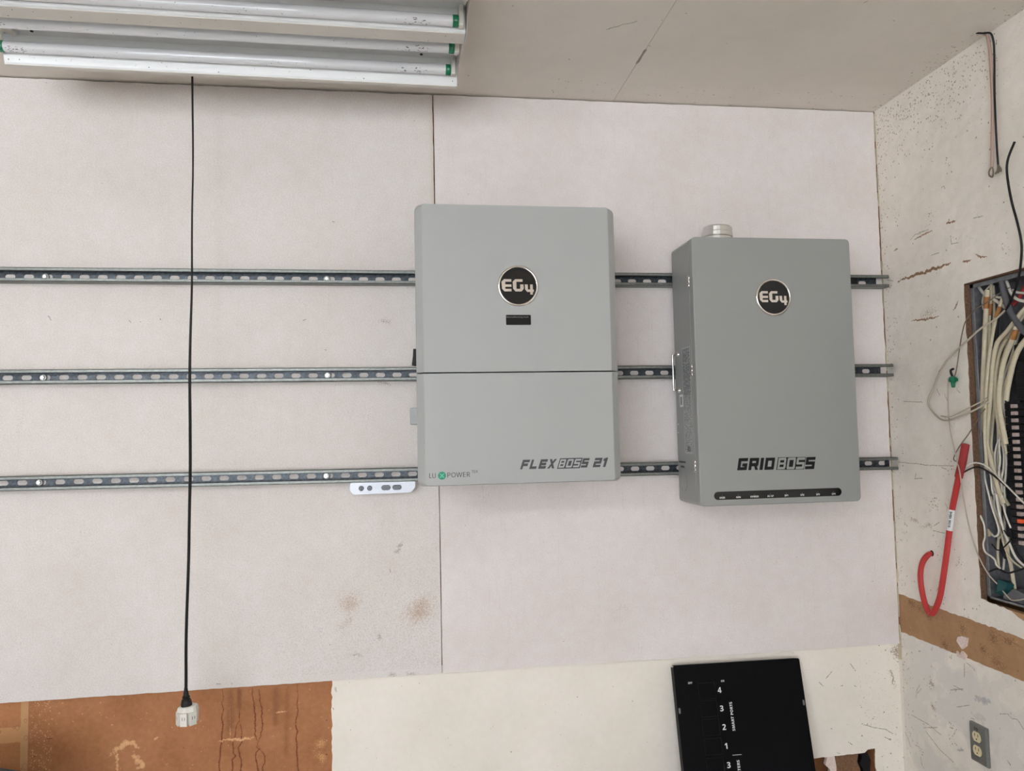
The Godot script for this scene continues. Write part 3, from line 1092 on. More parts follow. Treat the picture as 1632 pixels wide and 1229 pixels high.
# ==================================================================== inverter
func make_inverter():
	var base := Vector3(1.4535, -0.327, 0.0413)
	var t := thing("solar_inverter", "light grey wall inverter with two-part cover, left of the darker cabinet", "inverter", base)
	var x0 := 1.1715
	var x1 := 1.7345
	var y0 := -0.3265
	var y1 := 0.4455
	var ys := -0.0212
	var st := new_st()
	loft(st, [rrect(x0 + 0.006, x1 - 0.006, y0 + 0.006, y1 - 0.006, 0.0413, [.015, .015, .015, .015]), rrect(x0 + 0.006, x1 - 0.006, y0 + 0.006, y1 - 0.006, 0.292, [.015, .015, .015, .015])])
	commit(st, "housing", M.casting, t)
	st = new_st()
	cover(st, x0, x1, ys + 0.0014, y1, [0.002, 0.002, 0.019, 0.019])
	commit(st, "upper_cover", M.inverter, t)
	st = new_st()
	cover(st, x0, x1, y0, ys - 0.0014, [0.017, 0.017, 0.002, 0.002])
	commit(st, "lower_cover", M.inverter, t)
	badge(Vector3(1.4522, 0.2168, 0.3300), t)
	# indicator window
	st = new_st()
	loft(st, [rrect(1.4168, 1.4860, 0.1088, 0.1366, 0.3298, [.002, .002, .002, .002], 2), rrect(1.4168, 1.4860, 0.1088, 0.1366, 0.3306, [.002, .002, .002, .002], 2)])
	var win := commit(st, "indicator_window", M.gloss_black, t)
	for k in 3:
		words("caption", ["Normal", "Warning", "Fault"][k], 0.0032, Transform3D(Basis.IDENTITY, Vector3([1.4290, 1.4515, 1.4725][k], 0.1305, 0.3308)), M.print_grey, win, false)
	# large model lettering
	st = new_st()
	var z := 0.3303
	block_letters(st, "FLEX", 1.4470, -0.2865, z, 0.0200, 0.0255, 0.0048, 0.34)
	var par := [Vector3(1.5490, -0.2880, z), Vector3(1.6130, -0.2880, z), Vector3(1.6225, -0.2595, z), Vector3(1.5585, -0.2595, z)]
	quad(st, par[0], par[1], par[2], par[3], Vector3(0, 0, 1))
	block_letters(st, "S", 1.6150, -0.2865, z, 0.0185, 0.0255, 0.0048, 0.34)
	block_letters(st, "21", 1.6490, -0.2865, z, 0.0210, 0.0255, 0.0036, 0.34)
	commit(st, "model_lettering", M.print_dark, t)
	st = new_st()
	block_letters(st, "BOS", 1.5525, -0.2850, z + 0.0003, 0.0168, 0.0225, 0.0038, 0.34, 0.0, 0.0)
	commit(st, "outlined_lettering", M.inverter, t)
	# maker's mark: LU (x) POWER TEK
	words("mark_lettering", "LU", 0.0128, Transform3D(Basis.IDENTITY, Vector3(1.2098, -0.2970, z)), M.print_dark, t, false, 0.0170)
	words("mark_lettering", "POWER", 0.0128, Transform3D(Basis.IDENTITY, Vector3(1.2795, -0.2966, z)), M.print_dark, t, false, 0.0610)
	words("mark_lettering", "TEK", 0.0072, Transform3D(Basis.IDENTITY, Vector3(1.3235, -0.2892, z)), M.print_dark, t, false, 0.0180)
	st = new_st()
	lathe(st, Vector3(1.2352, -0.2975, z - 0.0004), Vector3(0, 0, 1), [[0.0108, 0.0], [0.0108, 0.0005]], 32)
	var dot := commit(st, "mark_disc", M.print_green, t)
	dot.set_meta("label", "green disc with a pale cross")
	st = new_st()
	for s in [-1.0, 1.0]:
		var c := Vector3(1.2352, -0.2975, z + 0.0003)
		var u := Vector3(0.0052, 0.0052 * s, 0)
		var wv := Vector3(-u.y, u.x, 0).normalized() * 0.0014
		quad(st, c - u - wv, c + u - wv, c + u + wv, c - u + wv, Vector3(0, 0, 1))
	local_part(st, "cross", flat_mat(rgb(120, 196, 170), 0.6), dot)
	# side latch and isolator switch
	st = new_st()
	loft(st, [rrect(1.1530, 1.1795, -0.1590, -0.1105, 0.185, [.004, .001, .001, .004], 3), rrect(1.1530, 1.1795, -0.1590, -0.1105, 0.205, [.004, .001, .001, .004], 3), rrect(1.1550, 1.1795, -0.1570, -0.1125, 0.207, [.003, .001, .001, .003], 3)])
	commit(st, "side_latch", M.inverter, t)
	st = new_st()
	extrude(st, PackedVector2Array([Vector2(1.1650, 0.0612), Vector2(1.180, 0.0612), Vector2(1.180, 0.013), Vector2(1.1675, 0.0125), Vector2(1.1603, 0.0155), Vector2(1.1636, 0.040)]), func(u, v, d): return Vector3(u, v, d), 0.15, 0.175)
	commit(st, "isolator_switch", M.rubber, t)

func cover(st: SurfaceTool, x0: float, x1: float, y0: float, y1: float, r: Array):
	var top: bool = r[2] > 0.01
	var iy0 := 0.0005 if top else 0.0035
	var iy1 := 0.0035 if top else 0.0005
	var rf := [max(0.0012, r[0] * 0.35), max(0.0012, r[1] * 0.35), max(0.0012, r[2] * 0.35), max(0.0012, r[3] * 0.35)]
	loft(st, [
		rrect(x0, x1, y0, y1, 0.292, r),
		rrect(x0, x1, y0, y1, 0.3085, r),
		rrect(x0 + 0.0012, x1 - 0.0012, y0 + iy0 * 0.4, y1 - iy1 * 0.4, 0.3115, r),
		rrect(x0 + 0.0185, x1 - 0.0215, y0 + iy0 * 0.9, y1 - iy1 * 0.9, 0.3291, rf),
		rrect(x0 + 0.0205, x1 - 0.0235, y0 + iy0, y1 - iy1, 0.3300, rf)])

# ==================================================================== cabinet
func make_cabinet():
	var x0 := 2.0020
	var x1 := 2.5165
	var y0 := -0.4180
	var y1 := 0.3925
	var t := thing("electrical_cabinet", "grey steel electrical cabinet with side handle, right of the inverter", "cabinet", Vector3((x0 + x1) / 2, y0, 0.0413))
	var r := [.013, .013, .013, .013]
	var st := new_st()
	loft(st, [rrect(x0, x1, y0, y1, 0.0413, r), rrect(x0, x1, y0, y1, 0.1845, r), rrect(x0 + 0.002, x1 - 0.002, y0 + 0.002, y1 - 0.002, 0.1865, r)])
	commit(st, "body", M.cabinet, t)
	st = new_st()
	loft(st, [rrect(x0 + 0.004, x1 - 0.004, y0 + 0.004, y1 - 0.004, 0.1865, r), rrect(x0 + 0.004, x1 - 0.004, y0 + 0.004, y1 - 0.004, 0.1890, r)])
	commit(st, "gasket", M.grey_cable, t)
	st = new_st()
	loft(st, [rrect(x0, x1, y0, y1, 0.1890, r), rrect(x0, x1, y0, y1, 0.2125, r), rrect(x0 + 0.0008, x1 - 0.0008, y0 + 0.0008, y1 - 0.0008, 0.2140, r), rrect(x0 + 0.0025, x1 - 0.0025, y0 + 0.0025, y1 - 0.0025, 0.2150, r)])
	var door := commit(st, "door", M.cabinet, t)
	door.set_meta("label", "flat grey cabinet door")
	for hy in [0.2602, -0.0115, -0.2987]:
		st = new_st()
		var p := Vector3(x0 - 0.0015, hy - 0.018, 0.1885)
		lathe(st, p, Vector3(0, 1, 0), [[0.0030, 0.0], [0.0045, 0.001], [0.0045, 0.011], [0.0036, 0.0115], [0.0045, 0.012], [0.0045, 0.024], [0.0036, 0.0245], [0.0045, 0.025], [0.0045, 0.035], [0.0030, 0.036]], 10)
		commit(st, "hinge", M.chrome, t)
	# side handle
	st = new_st()
	var hx := 1.9810
	var hz := 0.078
	tube(st, spline([Vector3(x0 + 0.002, 0.049, hz), Vector3(x0 - 0.012, 0.049, hz), Vector3(hx + 0.003, 0.0475, hz), Vector3(hx, 0.0435, hz), Vector3(hx, 0.0, hz), Vector3(hx, -0.0605, hz), Vector3(hx + 0.003, -0.0645, hz), Vector3(x0 - 0.012, -0.066, hz), Vector3(x0 + 0.002, -0.066, hz)], 6), 0.0036, 10)
	lathe(st, Vector3(x0 + 0.001, 0.049, hz), Vector3(-1, 0, 0), [[0.0075, 0.0], [0.0075, 0.004], [0.0055, 0.007]], 14)
	lathe(st, Vector3(x0 + 0.001, -0.066, hz), Vector3(-1, 0, 0), [[0.0075, 0.0], [0.0075, 0.004], [0.0055, 0.007]], 14)
	commit(st, "handle", M.chrome, t)
	# rating label on the side: rows of fine print
	var im := grain(96, 480, rgb(176, 178, 176), [[0.05, 2, 3, 3, 3], [0.3, 1, 3, 3, 3]], 401)
	for row in 116:
		var yy := 8 + row * 4
		var big: bool = row < 52
		var xx := 8
		while xx < 88:
			var ln := 2 + rng.randi() % 9
			if rng.randf() < (0.9 if big else 0.66):
				for q in ln:
					for e in (3 if big else 2):
						dab(im, xx + q, yy + e, rgb(70, 74, 78) if big else rgb(84, 84, 84), 0.75)
			xx += ln + 1 + rng.randi() % 3
	for q in 30:
		if rng.randf() < 0.6:
			im.fill_rect(Rect2i(34 + q, 446, 1, 24), rgb(40, 40, 42))
	wall_uv(2, 1, 0.104, 0.066, 0.069, 0.330)
	st = new_st()
	box(st, Vector3(x0 - 0.0006, -0.264, 0.104), Vector3(x0 + 0.0002, 0.066, 0.173))
	var lm := painted(im, 0.5)
	var lab := commit(st, "rating_label", lm, t)
	lab.set_meta("label", "tall grey sticker of small print on the cabinet side")
	uv_map = null
	st = new_st()
	box(st, Vector3(x0 - 0.0006, -0.118, 0.074), Vector3(x0 + 0.0002, -0.079, 0.100))
	var sm := commit(st, "warning_label", M.print_white, t)
	st = new_st()
	box(st, Vector3(x0 - 0.0008, -0.112, 0.080), Vector3(x0, -0.086, 0.094))
	local_part(st, "label_print", M.print_grey, sm)
	# printed words, screws, knockout
	st = new_st()
	for row in [[-0.2885, 0.052, 0.104, 0.0055], [-0.3025, 0.064, 0.092, 0.0065]]:
		var zz: float = row[1]
		while zz < row[2]:
			var ln: float = 0.003 + rng.randf() * 0.004
			quad(st, Vector3(x0 - 0.0004, row[0], zz), Vector3(x0 - 0.0004, row[0], zz + ln), Vector3(x0 - 0.0004, row[0] - row[3], zz + ln), Vector3(x0 - 0.0004, row[0] - row[3], zz), Vector3(-1, 0, 0))
			zz += ln + 0.0012
	commit(st, "side_print", M.print_black, t)
	for yy in [-0.172, -0.199]:
		st = new_st()
		lathe(st, Vector3(x0 + 0.0005, yy, 0.053), Vector3(-1, 0, 0), [[0.0022, 0.0], [0.0022, 0.0012], [0.0014, 0.0018]], 10)
		commit(st, "rivet", M.print_white, t)
	st = new_st()
	lathe(st, Vector3(x0 + 0.0004, -0.355, 0.082), Vector3(-1, 0, 0), [[0.030, 0.0], [0.030, 0.0010], [0.0292, 0.0014], [0.0284, 0.0006], [0.001, 0.0005]], 32, false)
	commit(st, "knockout", M.cabinet, t)
	st = new_st()
	lathe(st, Vector3(x1 - 0.0005, -0.105, 0.10), Vector3(1, 0, 0), [[0.007, 0.0], [0.007, 0.005], [0.004, 0.008]], 12)
	commit(st, "lock", M.bright_zinc, t)
	badge(Vector3(2.2568, 0.2087, 0.2150), t)
	# lettering on the door
	var z := 0.2153
	st = new_st()
	var rise := -0.012
	block_letters(st, "GRID", 2.1200, -0.3138, z, 0.0300, 0.0360, 0.0052, 0.19, rise)
	quad(st, Vector3(2.2440, -0.3160, z), Vector3(2.3330, -0.3170, z), Vector3(2.3415, -0.2795, z), Vector3(2.2515, -0.2785, z), Vector3(0, 0, 1))
	block_letters(st, "S", 2.3360, -0.3166, z, 0.0300, 0.0365, 0.0052, 0.19, rise)
	commit(st, "model_lettering", M.print_black, t)
	st = new_st()
	block_letters(st, "BOS", 2.2470, -0.3146, z + 0.0003, 0.0262, 0.0345, 0.0034, 0.19, rise, 0.0)
	commit(st, "outlined_lettering", M.cabinet, t)
	# indicator strip
	st = new_st()
	loft(st, [rrect(2.0450, 2.4520, -0.3998, -0.3756, 0.2148, [.012, .012, .012, .012], 6), rrect(2.0450, 2.4520, -0.3998, -0.3756, 0.2156, [.012, .012, .012, .012], 6)])
	var strip := commit(st, "indicator_strip", M.gloss_black, t)
	var caps := ["GRID", "GEN", "HYBRID", "AC CP", "SP1", "SP2", "SP3", "SP4"]
	for k in 8:
		words("caption", caps[k], 0.0052, Transform3D(Basis.IDENTITY, Vector3(2.0700 + k * 0.0508, -0.3935, 0.2158)), M.print_white, strip)
		st = new_st()
		lathe(st, Vector3(2.0700 + k * 0.0508, -0.3870, 0.2155), Vector3(0, 0, 1), [[0.0010, 0.0], [0.0010, 0.0003]], 8)
		local_part(st, "indicator_dot", M.print_grey, strip)
	# conduit hub on top
	st = new_st()
	lathe(st, Vector3(2.1260, y1 - 0.001, 0.118), Vector3(0.05, 0.9987, 0), [[0.047, 0.0], [0.047, 0.020], [0.0455, 0.0225], [0.0470, 0.025], [0.0470, 0.037], [0.0455, 0.0395], [0.0455, 0.052], [0.0425, 0.0575], [0.036, 0.0585]], 28, false)
	var hub := commit(st, "conduit_hub", M.bright_zinc, t)
	hub.set_meta("label", "ribbed silver conduit hub on the cabinet top")
	st = new_st()
	lathe(st, Vector3(2.1700, y1 + 0.012, 0.118), Vector3(1, 0, 0), [[0.0045, 0.0], [0.0045, 0.009], [0.003, 0.010]], 10)
	local_part(st, "clamp_screw", M.zinc, hub)

# ==================================================================== tube lamp
func make_lamp():
	var t := thing("tube_lamp", "white multi-tube ceiling lamp, unlit, dusty, beside the back wall", "lamp", Vector3(1.297, CEIL, 0.26))
	t.rotation.y = deg_to_rad(0.9)
	# local: x from -1.18 to 0, y down from the ceiling, z from the wall side outwards
	var L := -1.180
	var st := new_st()
	# wall-side trough side and flange
	var prof_a := PackedVector2Array([Vector2(0.000, -0.1000), Vector2(0.0155, -0.1000), Vector2(0.0175, -0.0960), Vector2(0.034, -0.030), Vector2(0.150, -0.026), Vector2(0.222, -0.030), Vector2(0.226, -0.084), Vector2(0.230, -0.0865), Vector2(0.278, -0.0865), Vector2(0.2825, -0.083), Vector2(0.287, -0.030), Vector2(0.36, -0.026), Vector2(0.475, -0.030), Vector2(0.4915, -0.0960), Vector2(0.4935, -0.1000), Vector2(0.509, -0.1000), Vector2(0.509, -0.0988), Vector2(0.495, -0.0985), Vector2(0.478, -0.028), Vector2(0.46, -0.001), Vector2(0.05, -0.001), Vector2(0.032, -0.028), Vector2(0.0145, -0.0985), Vector2(0.000, -0.0988)])
	extrude(st, prof_a, func(u, v, d): return Vector3(d, v, u), L, 0.0)
	var body := local_part(st, "reflector", M.enamel, t)
	body.set_meta("label", "white enamelled trough with a raised middle ridge")
	# ridge cap and end pieces
	st = new_st()
	box(st, Vector3(L + 0.002, -0.0885, 0.2285), Vector3(-0.004, -0.0862, 0.2795), 0.0008)  # beige tone stands in for shade under the ridge
	local_part(st, "ridge_cover", M.enamel_dull_shaded, t)
	st = new_st()
	box(st, Vector3(L, -0.1022, -0.001), Vector3(0.0, -0.1000, 0.0160), 0.0006)  # strip whose beige colour paints shade on the flange underside
	local_part(st, "edge_flange", M.enamel_dull_shaded, t)
	for s in [0, 1]:
		st = new_st()
		var ex := 0.0015 if s == 0 else L - 0.0315
		extrude(st, PackedVector2Array([Vector2(0.0, -0.100), Vector2(0.034, -0.028), Vector2(0.05, -0.001), Vector2(0.459, -0.001), Vector2(0.475, -0.028), Vector2(0.509, -0.100), Vector2(0.48, -0.094), Vector2(0.46, -0.06), Vector2(0.30, -0.06), Vector2(0.285, -0.088), Vector2(0.224, -0.088), Vector2(0.21, -0.06), Vector2(0.05, -0.06), Vector2(0.03, -0.094)]), func(u, v, d): return Vector3(ex + d, v, u), 0.0, 0.0012)
		local_part(st, "end_plate", M.enamel_dull_shaded, t)
	# ballast end covers: shallow boxes in the troughs, left end
	for zc in [0.055, 0.305]:
		st = new_st()
		box(st, Vector3(L + 0.030, -0.0390, zc - 0.01), Vector3(L + 0.043, -0.0265, zc + 0.120), 0.001)
		box(st, Vector3(L + 0.002, -0.0345, zc - 0.005), Vector3(L + 0.030, -0.0265, zc + 0.115), 0.001)
		local_part(st, "wiring_cover", M.enamel_dull_shaded, t)
		st = new_st()
		box(st, Vector3(-0.062, -0.036, zc + 0.02), Vector3(-0.050, -0.027, zc + 0.125), 0.001)
		box(st, Vector3(-0.050, -0.033, zc + 0.03), Vector3(-0.012, -0.027, zc + 0.11), 0.001)
		local_part(st, "socket_bracket", M.enamel_dull_shaded, t)
	var zs := [0.040, 0.163, 0.297, 0.420]
	for i in 4:
		var z: float = zs[i]
		var y := -0.066
		st = new_st()
		lathe(st, Vector3(L + 0.009, y, z), Vector3(1, 0, 0), [[0.0125, 0.0], [0.0140, 0.004], [0.0140, 1.135], [0.0125, 1.139]], 24)
		var tb := local_part(st, "tube", M.tube_glass, t)
		tb.set_meta("label", "white fluorescent tube with green end caps")
		for s in [0, 1]:
			st = new_st()
			var cx := (L - 0.0040) if s == 0 else (L + 1.146)
			lathe(st, Vector3(cx, y, z), Vector3(1, 0, 0), [[0.0125, 0.0], [0.0146, 0.001], [0.0146, 0.013], [0.0140, 0.0145]], 24)
			local_part(st, "end_cap", M.green_cap, tb)
			st = new_st()
			var sx := (L - 0.0175) if s == 0 else (L + 1.161)
			box(st, Vector3(sx, y - 0.015, z - 0.010), Vector3(sx + 0.0125, y + 0.040, z + 0.010), 0.0015)
			local_part(st, "lamp_holder", M.plastic_white, tb)
		# printed marking and fly specks on the glass
		st = new_st()
		for k in 70:
			var xx := L + (0.02 + rng.randf() * 0.05 if k < 22 else (1.02 + rng.randf() * 0.07 if k < 44 else rng.randf() * 1.1))
			var an := deg_to_rad(-100 + rng.randf() * 80)
			var ln := 0.0006 + rng.randf() * (0.006 if k < 44 else 0.0015)
			var c := Vector3(xx, y + sin(an) * 0.01415, z + cos(an) * 0.01415)
			var up := Vector3(0, cos(an), -sin(an)) * (0.0004 + rng.randf() * 0.0005)
			quad(st, c - up, c + Vector3(ln, 0, 0) - up, c + Vector3(ln, 0, 0) + up, c + up, Vector3(0, sin(an), cos(an)))
		var sp := local_part(st, "tube_print", M.print_dark, tb)
		sp.set_meta("kind", "stuff")
	# holes and fly dirt on the enamel
	for c in [[-1.098, 0.0566], [-0.101, 0.0485], [-1.168, 0.046]]:
		st = new_st()
		lathe(st, Vector3(c[0], -0.0280, c[1]), Vector3(0, -1, 0), [[0.0042, 0.0], [0.0042, 0.0030]], 10)
		local_part(st, "mounting_hole", M.black, t)
	st = new_st()
	for k in 60:
		var xx := L + rng.randf() * 1.17
		var r := 0.0005 + rng.randf() * 0.0012
		if k < 20:
			lathe(st, Vector3(xx, -0.0885, 0.232 + rng.randf() * 0.044), Vector3(0, -1, 0), [[r, 0.0], [r * 0.7, 0.0004]], 6)
		else:
			var q := rng.randf()
			lathe(st, Vector3(xx, -0.096 + q * 0.05, 0.0176 + q * 0.0125), Vector3(0, -0.2, 0.98), [[r, 0.0], [r * 0.7, 0.0004]], 6)
	var fd := local_part(st, "fly_dirt", M.print_dark, t)
	fd.set_meta("kind", "stuff")
	# its lit twin on the ceiling further into the garage, behind the camera
	lit_lamp(t, Vector3(LAMP_A_X + 0.59, CEIL, LAMP_A_Z), LAMP_ENERGY, "lit white multi-tube ceiling lamp further into the garage, behind the camera")

func lit_lamp(source: Node3D, at: Vector3, energy: float, label: String):
	var lit: Node3D = source.duplicate()
	lit.name = numbered("tube_lamp")
	add_child(lit)
	lit.rotation = Vector3.ZERO
	lit.position = at
	tag(lit, label, "lamp")
	for c in lit.get_children():
		if String(c.name).begins_with("tube"):
			c.material_override = M.tube_lit
	for lx in [-1.0, -0.59, -0.18]:
		for lz in [0.10, 0.36]:
			var o := OmniLight3D.new()
			o.name = "lamp_light"
			o.light_color = Color(0.94, 0.965, 1.0)
			o.light_energy = energy
			o.light_size = 0.06
			o.omni_range = 14.0
			o.omni_attenuation = 2.0
			o.shadow_enabled = true
			lit.add_child(o, true)
			o.position = Vector3(lx, -0.125, lz)

# ==================================================================== breaker panel
func make_breaker_panel():
	var t := thing("breaker_panel", "open breaker panel full of cream cables, set in the right wall", "breaker panel", Vector3(RIGHT + 0.02, -0.69, 0.58))
	var bx0 := RIGHT + 0.020
	var bx1 := RIGHT + 0.108
	var z0 := 0.378
	var z1 := 0.775
	var y0 := -0.688
	var y1 := 0.2185
	var st := new_st()
	box(st, Vector3(bx0, y0, z0), Vector3(bx1, y1, z0 + 0.0016))
	box(st, Vector3(bx0, y0, z1 - 0.0016), Vector3(bx1, y1, z1))
	box(st, Vector3(bx0, y1 - 0.0016, z0), Vector3(bx1, y1, z1))
	box(st, Vector3(bx0, y0, z0), Vector3(bx1, y0 + 0.0016, z1))
	box(st, Vector3(bx1, y0, z0), Vector3(bx1 + 0.0016, y1, z1))
	commit(st, "enclosure", M.steel_box, t)
	# cut edge of the wall round the opening
	st = new_st()
	box(st, Vector3(RIGHT + 0.0005, y0 - 0.004, z0 - 0.0045), Vector3(bx0 - 0.001, y1 + 0.004, z0 - 0.0005), 0.0008)
	box(st, Vector3(RIGHT + 0.0005, y1 + 0.0005, z0 - 0.004), Vector3(bx0 - 0.001, y1 + 0.0045, z1), 0.0008)
	commit(st, "cut_edge", M.cut_dark, t)
	# inward lip round the front
	st = new_st()
	box(st, Vector3(bx0 - 0.001, y0, z0), Vector3(bx0 + 0.001, y1, z0 + 0.012), 0.0004)
	box(st, Vector3(bx0 - 0.001, y1 - 0.012, z0), Vector3(bx0 + 0.001, y1, z1), 0.0004)
	box(st, Vector3(bx0 - 0.001, y0, z0), Vector3(bx0 + 0.001, y0 + 0.006, z1), 0.0004)
	commit(st, "front_lip", M.steel_lip, t)
	# bus tray behind the breakers
	st = new_st()
	box(st, Vector3(bx1 - 0.018, -0.60, 0.455), Vector3(bx1 - 0.012, 0.06, 0.70), 0.001)
	commit(st, "bus_tray", M.dark_cable, t)
	# breakers: one column seen from the side, handles on the front
	var yb := -0.1325
	for k in 20:
		var lo := yb - 0.0196 * (k + 1)
		st = new_st()
		box(st, Vector3(RIGHT + 0.030, lo + 0.0008, 0.468), Vector3(bx1 - 0.018, lo + 0.0190, 0.560), 0.0010)
		var br := commit(st, "breaker", M.breaker, t)
		st = new_st()
		var pr := [[lo + 0.0045, lo + 0.0150]]
		for q in pr:
			box(st, Vector3(RIGHT + 0.020, q[0], 0.500), Vector3(RIGHT + 0.031, q[1], 0.515), 0.0010)
		local_part(st, "handle", M.orange if k == 16 else M.breaker_handle, br)
	st = new_st()
	box(st, Vector3(RIGHT + 0.030, -0.127, 0.512), Vector3(bx1 - 0.018, 0.026, 0.700), 0.002)
	for k in 4:
		box(st, Vector3(RIGHT + 0.028, -0.120 + k * 0.036, 0.516), Vector3(RIGHT + 0.031, -0.092 + k * 0.036, 0.62), 0.001)
	commit(st, "main_breaker", M.breaker, t)
	# bracket and dark scraps in the bottom
	st = new_st()
	extrude(st, PackedVector2Array([Vector2(0.425, -0.655), Vector2(0.47, -0.648), Vector2(0.60, -0.672), Vector2(0.60, -0.682), Vector2(0.425, -0.682)]), func(u, v, d): return Vector3(RIGHT + 0.03 + d, v, u), 0.0, 0.03)
	commit(st, "bracket", M.steel_box, t)
	st = new_st()
	loft(st, [[Vector3(2.795, -0.648, 0.400), Vector3(2.79, -0.668, 0.404), Vector3(2.80, -0.674, 0.42), Vector3(2.81, -0.655, 0.41)], [Vector3(2.785, -0.626, 0.425), Vector3(2.778, -0.662, 0.428), Vector3(2.81, -0.672, 0.44), Vector3(2.82, -0.632, 0.432)], [Vector3(2.79, -0.632, 0.452), Vector3(2.785, -0.648, 0.452), Vector3(2.80, -0.652, 0.455), Vector3(2.81, -0.638, 0.455)]])
	var gt := commit(st, "green_tape", M.teal, t)
	gt.set_meta("label", "crumpled dark teal tape end")
	var look := {"cream": M.cream, "white": M.white_wire, "grey": M.grey_cable, "dark": M.dark_cable, "black": M.rubber, "red": M.dull_red, "tape": M.tape}
	for c in PANEL_CABLES:
		st = new_st()
		var r: float = c[1]
		# cables run on behind the breakers
		var run: Array = c[2].duplicate()
		var last: int = run.size() - 1
		if run[last].z > 0.545:
			run.append(run[last] + (run[last] - run[last - 1]).normalized() * 0.05 + Vector3(0.008, 0, 0.01))
			run.append(run[last + 1] + Vector3(0.022, -0.03, 0.035))
		if run[0].z > 0.545:
			run.push_front(run[0] + (run[0] - run[1]).normalized() * 0.05 + Vector3(0.008, 0, 0.01))
			run.push_front(run[0] + Vector3(0.022, 0.03, 0.035))
		if c[0] == "tape":
			tube(st, c[2], r, 10)
			commit(st, "tape_wrap", look[c[0]], t)
		elif c[0] == "cream":
			tube(st, spline(run, 5), r, 10, r * 0.62, Vector3(0.5, 0, 0.85))
			commit(st, "cable", look[c[0]], t)
		else:
			tube(st, spline(run, 5), r, 8)
			commit(st, "cable" if c[0] != "black" else "cable_tie", look[c[0]], t)

# ==================================================================== loose wires on the right wall
func wire(called: String, label: String, category: String, key: String, r: float, m: Material, group := "", rb := -1.0, flat := Vector3.ZERO) -> Node3D:
	var pts: Array = WIRE_PATHS[key]
	var t := thing(called, label, category, pts[pts.size() - 1], group)
	var st := new_st()
	tube(st, spline(pts, 7), r, 10, rb, flat)
	commit(st, "sheath", m, t)
	return t

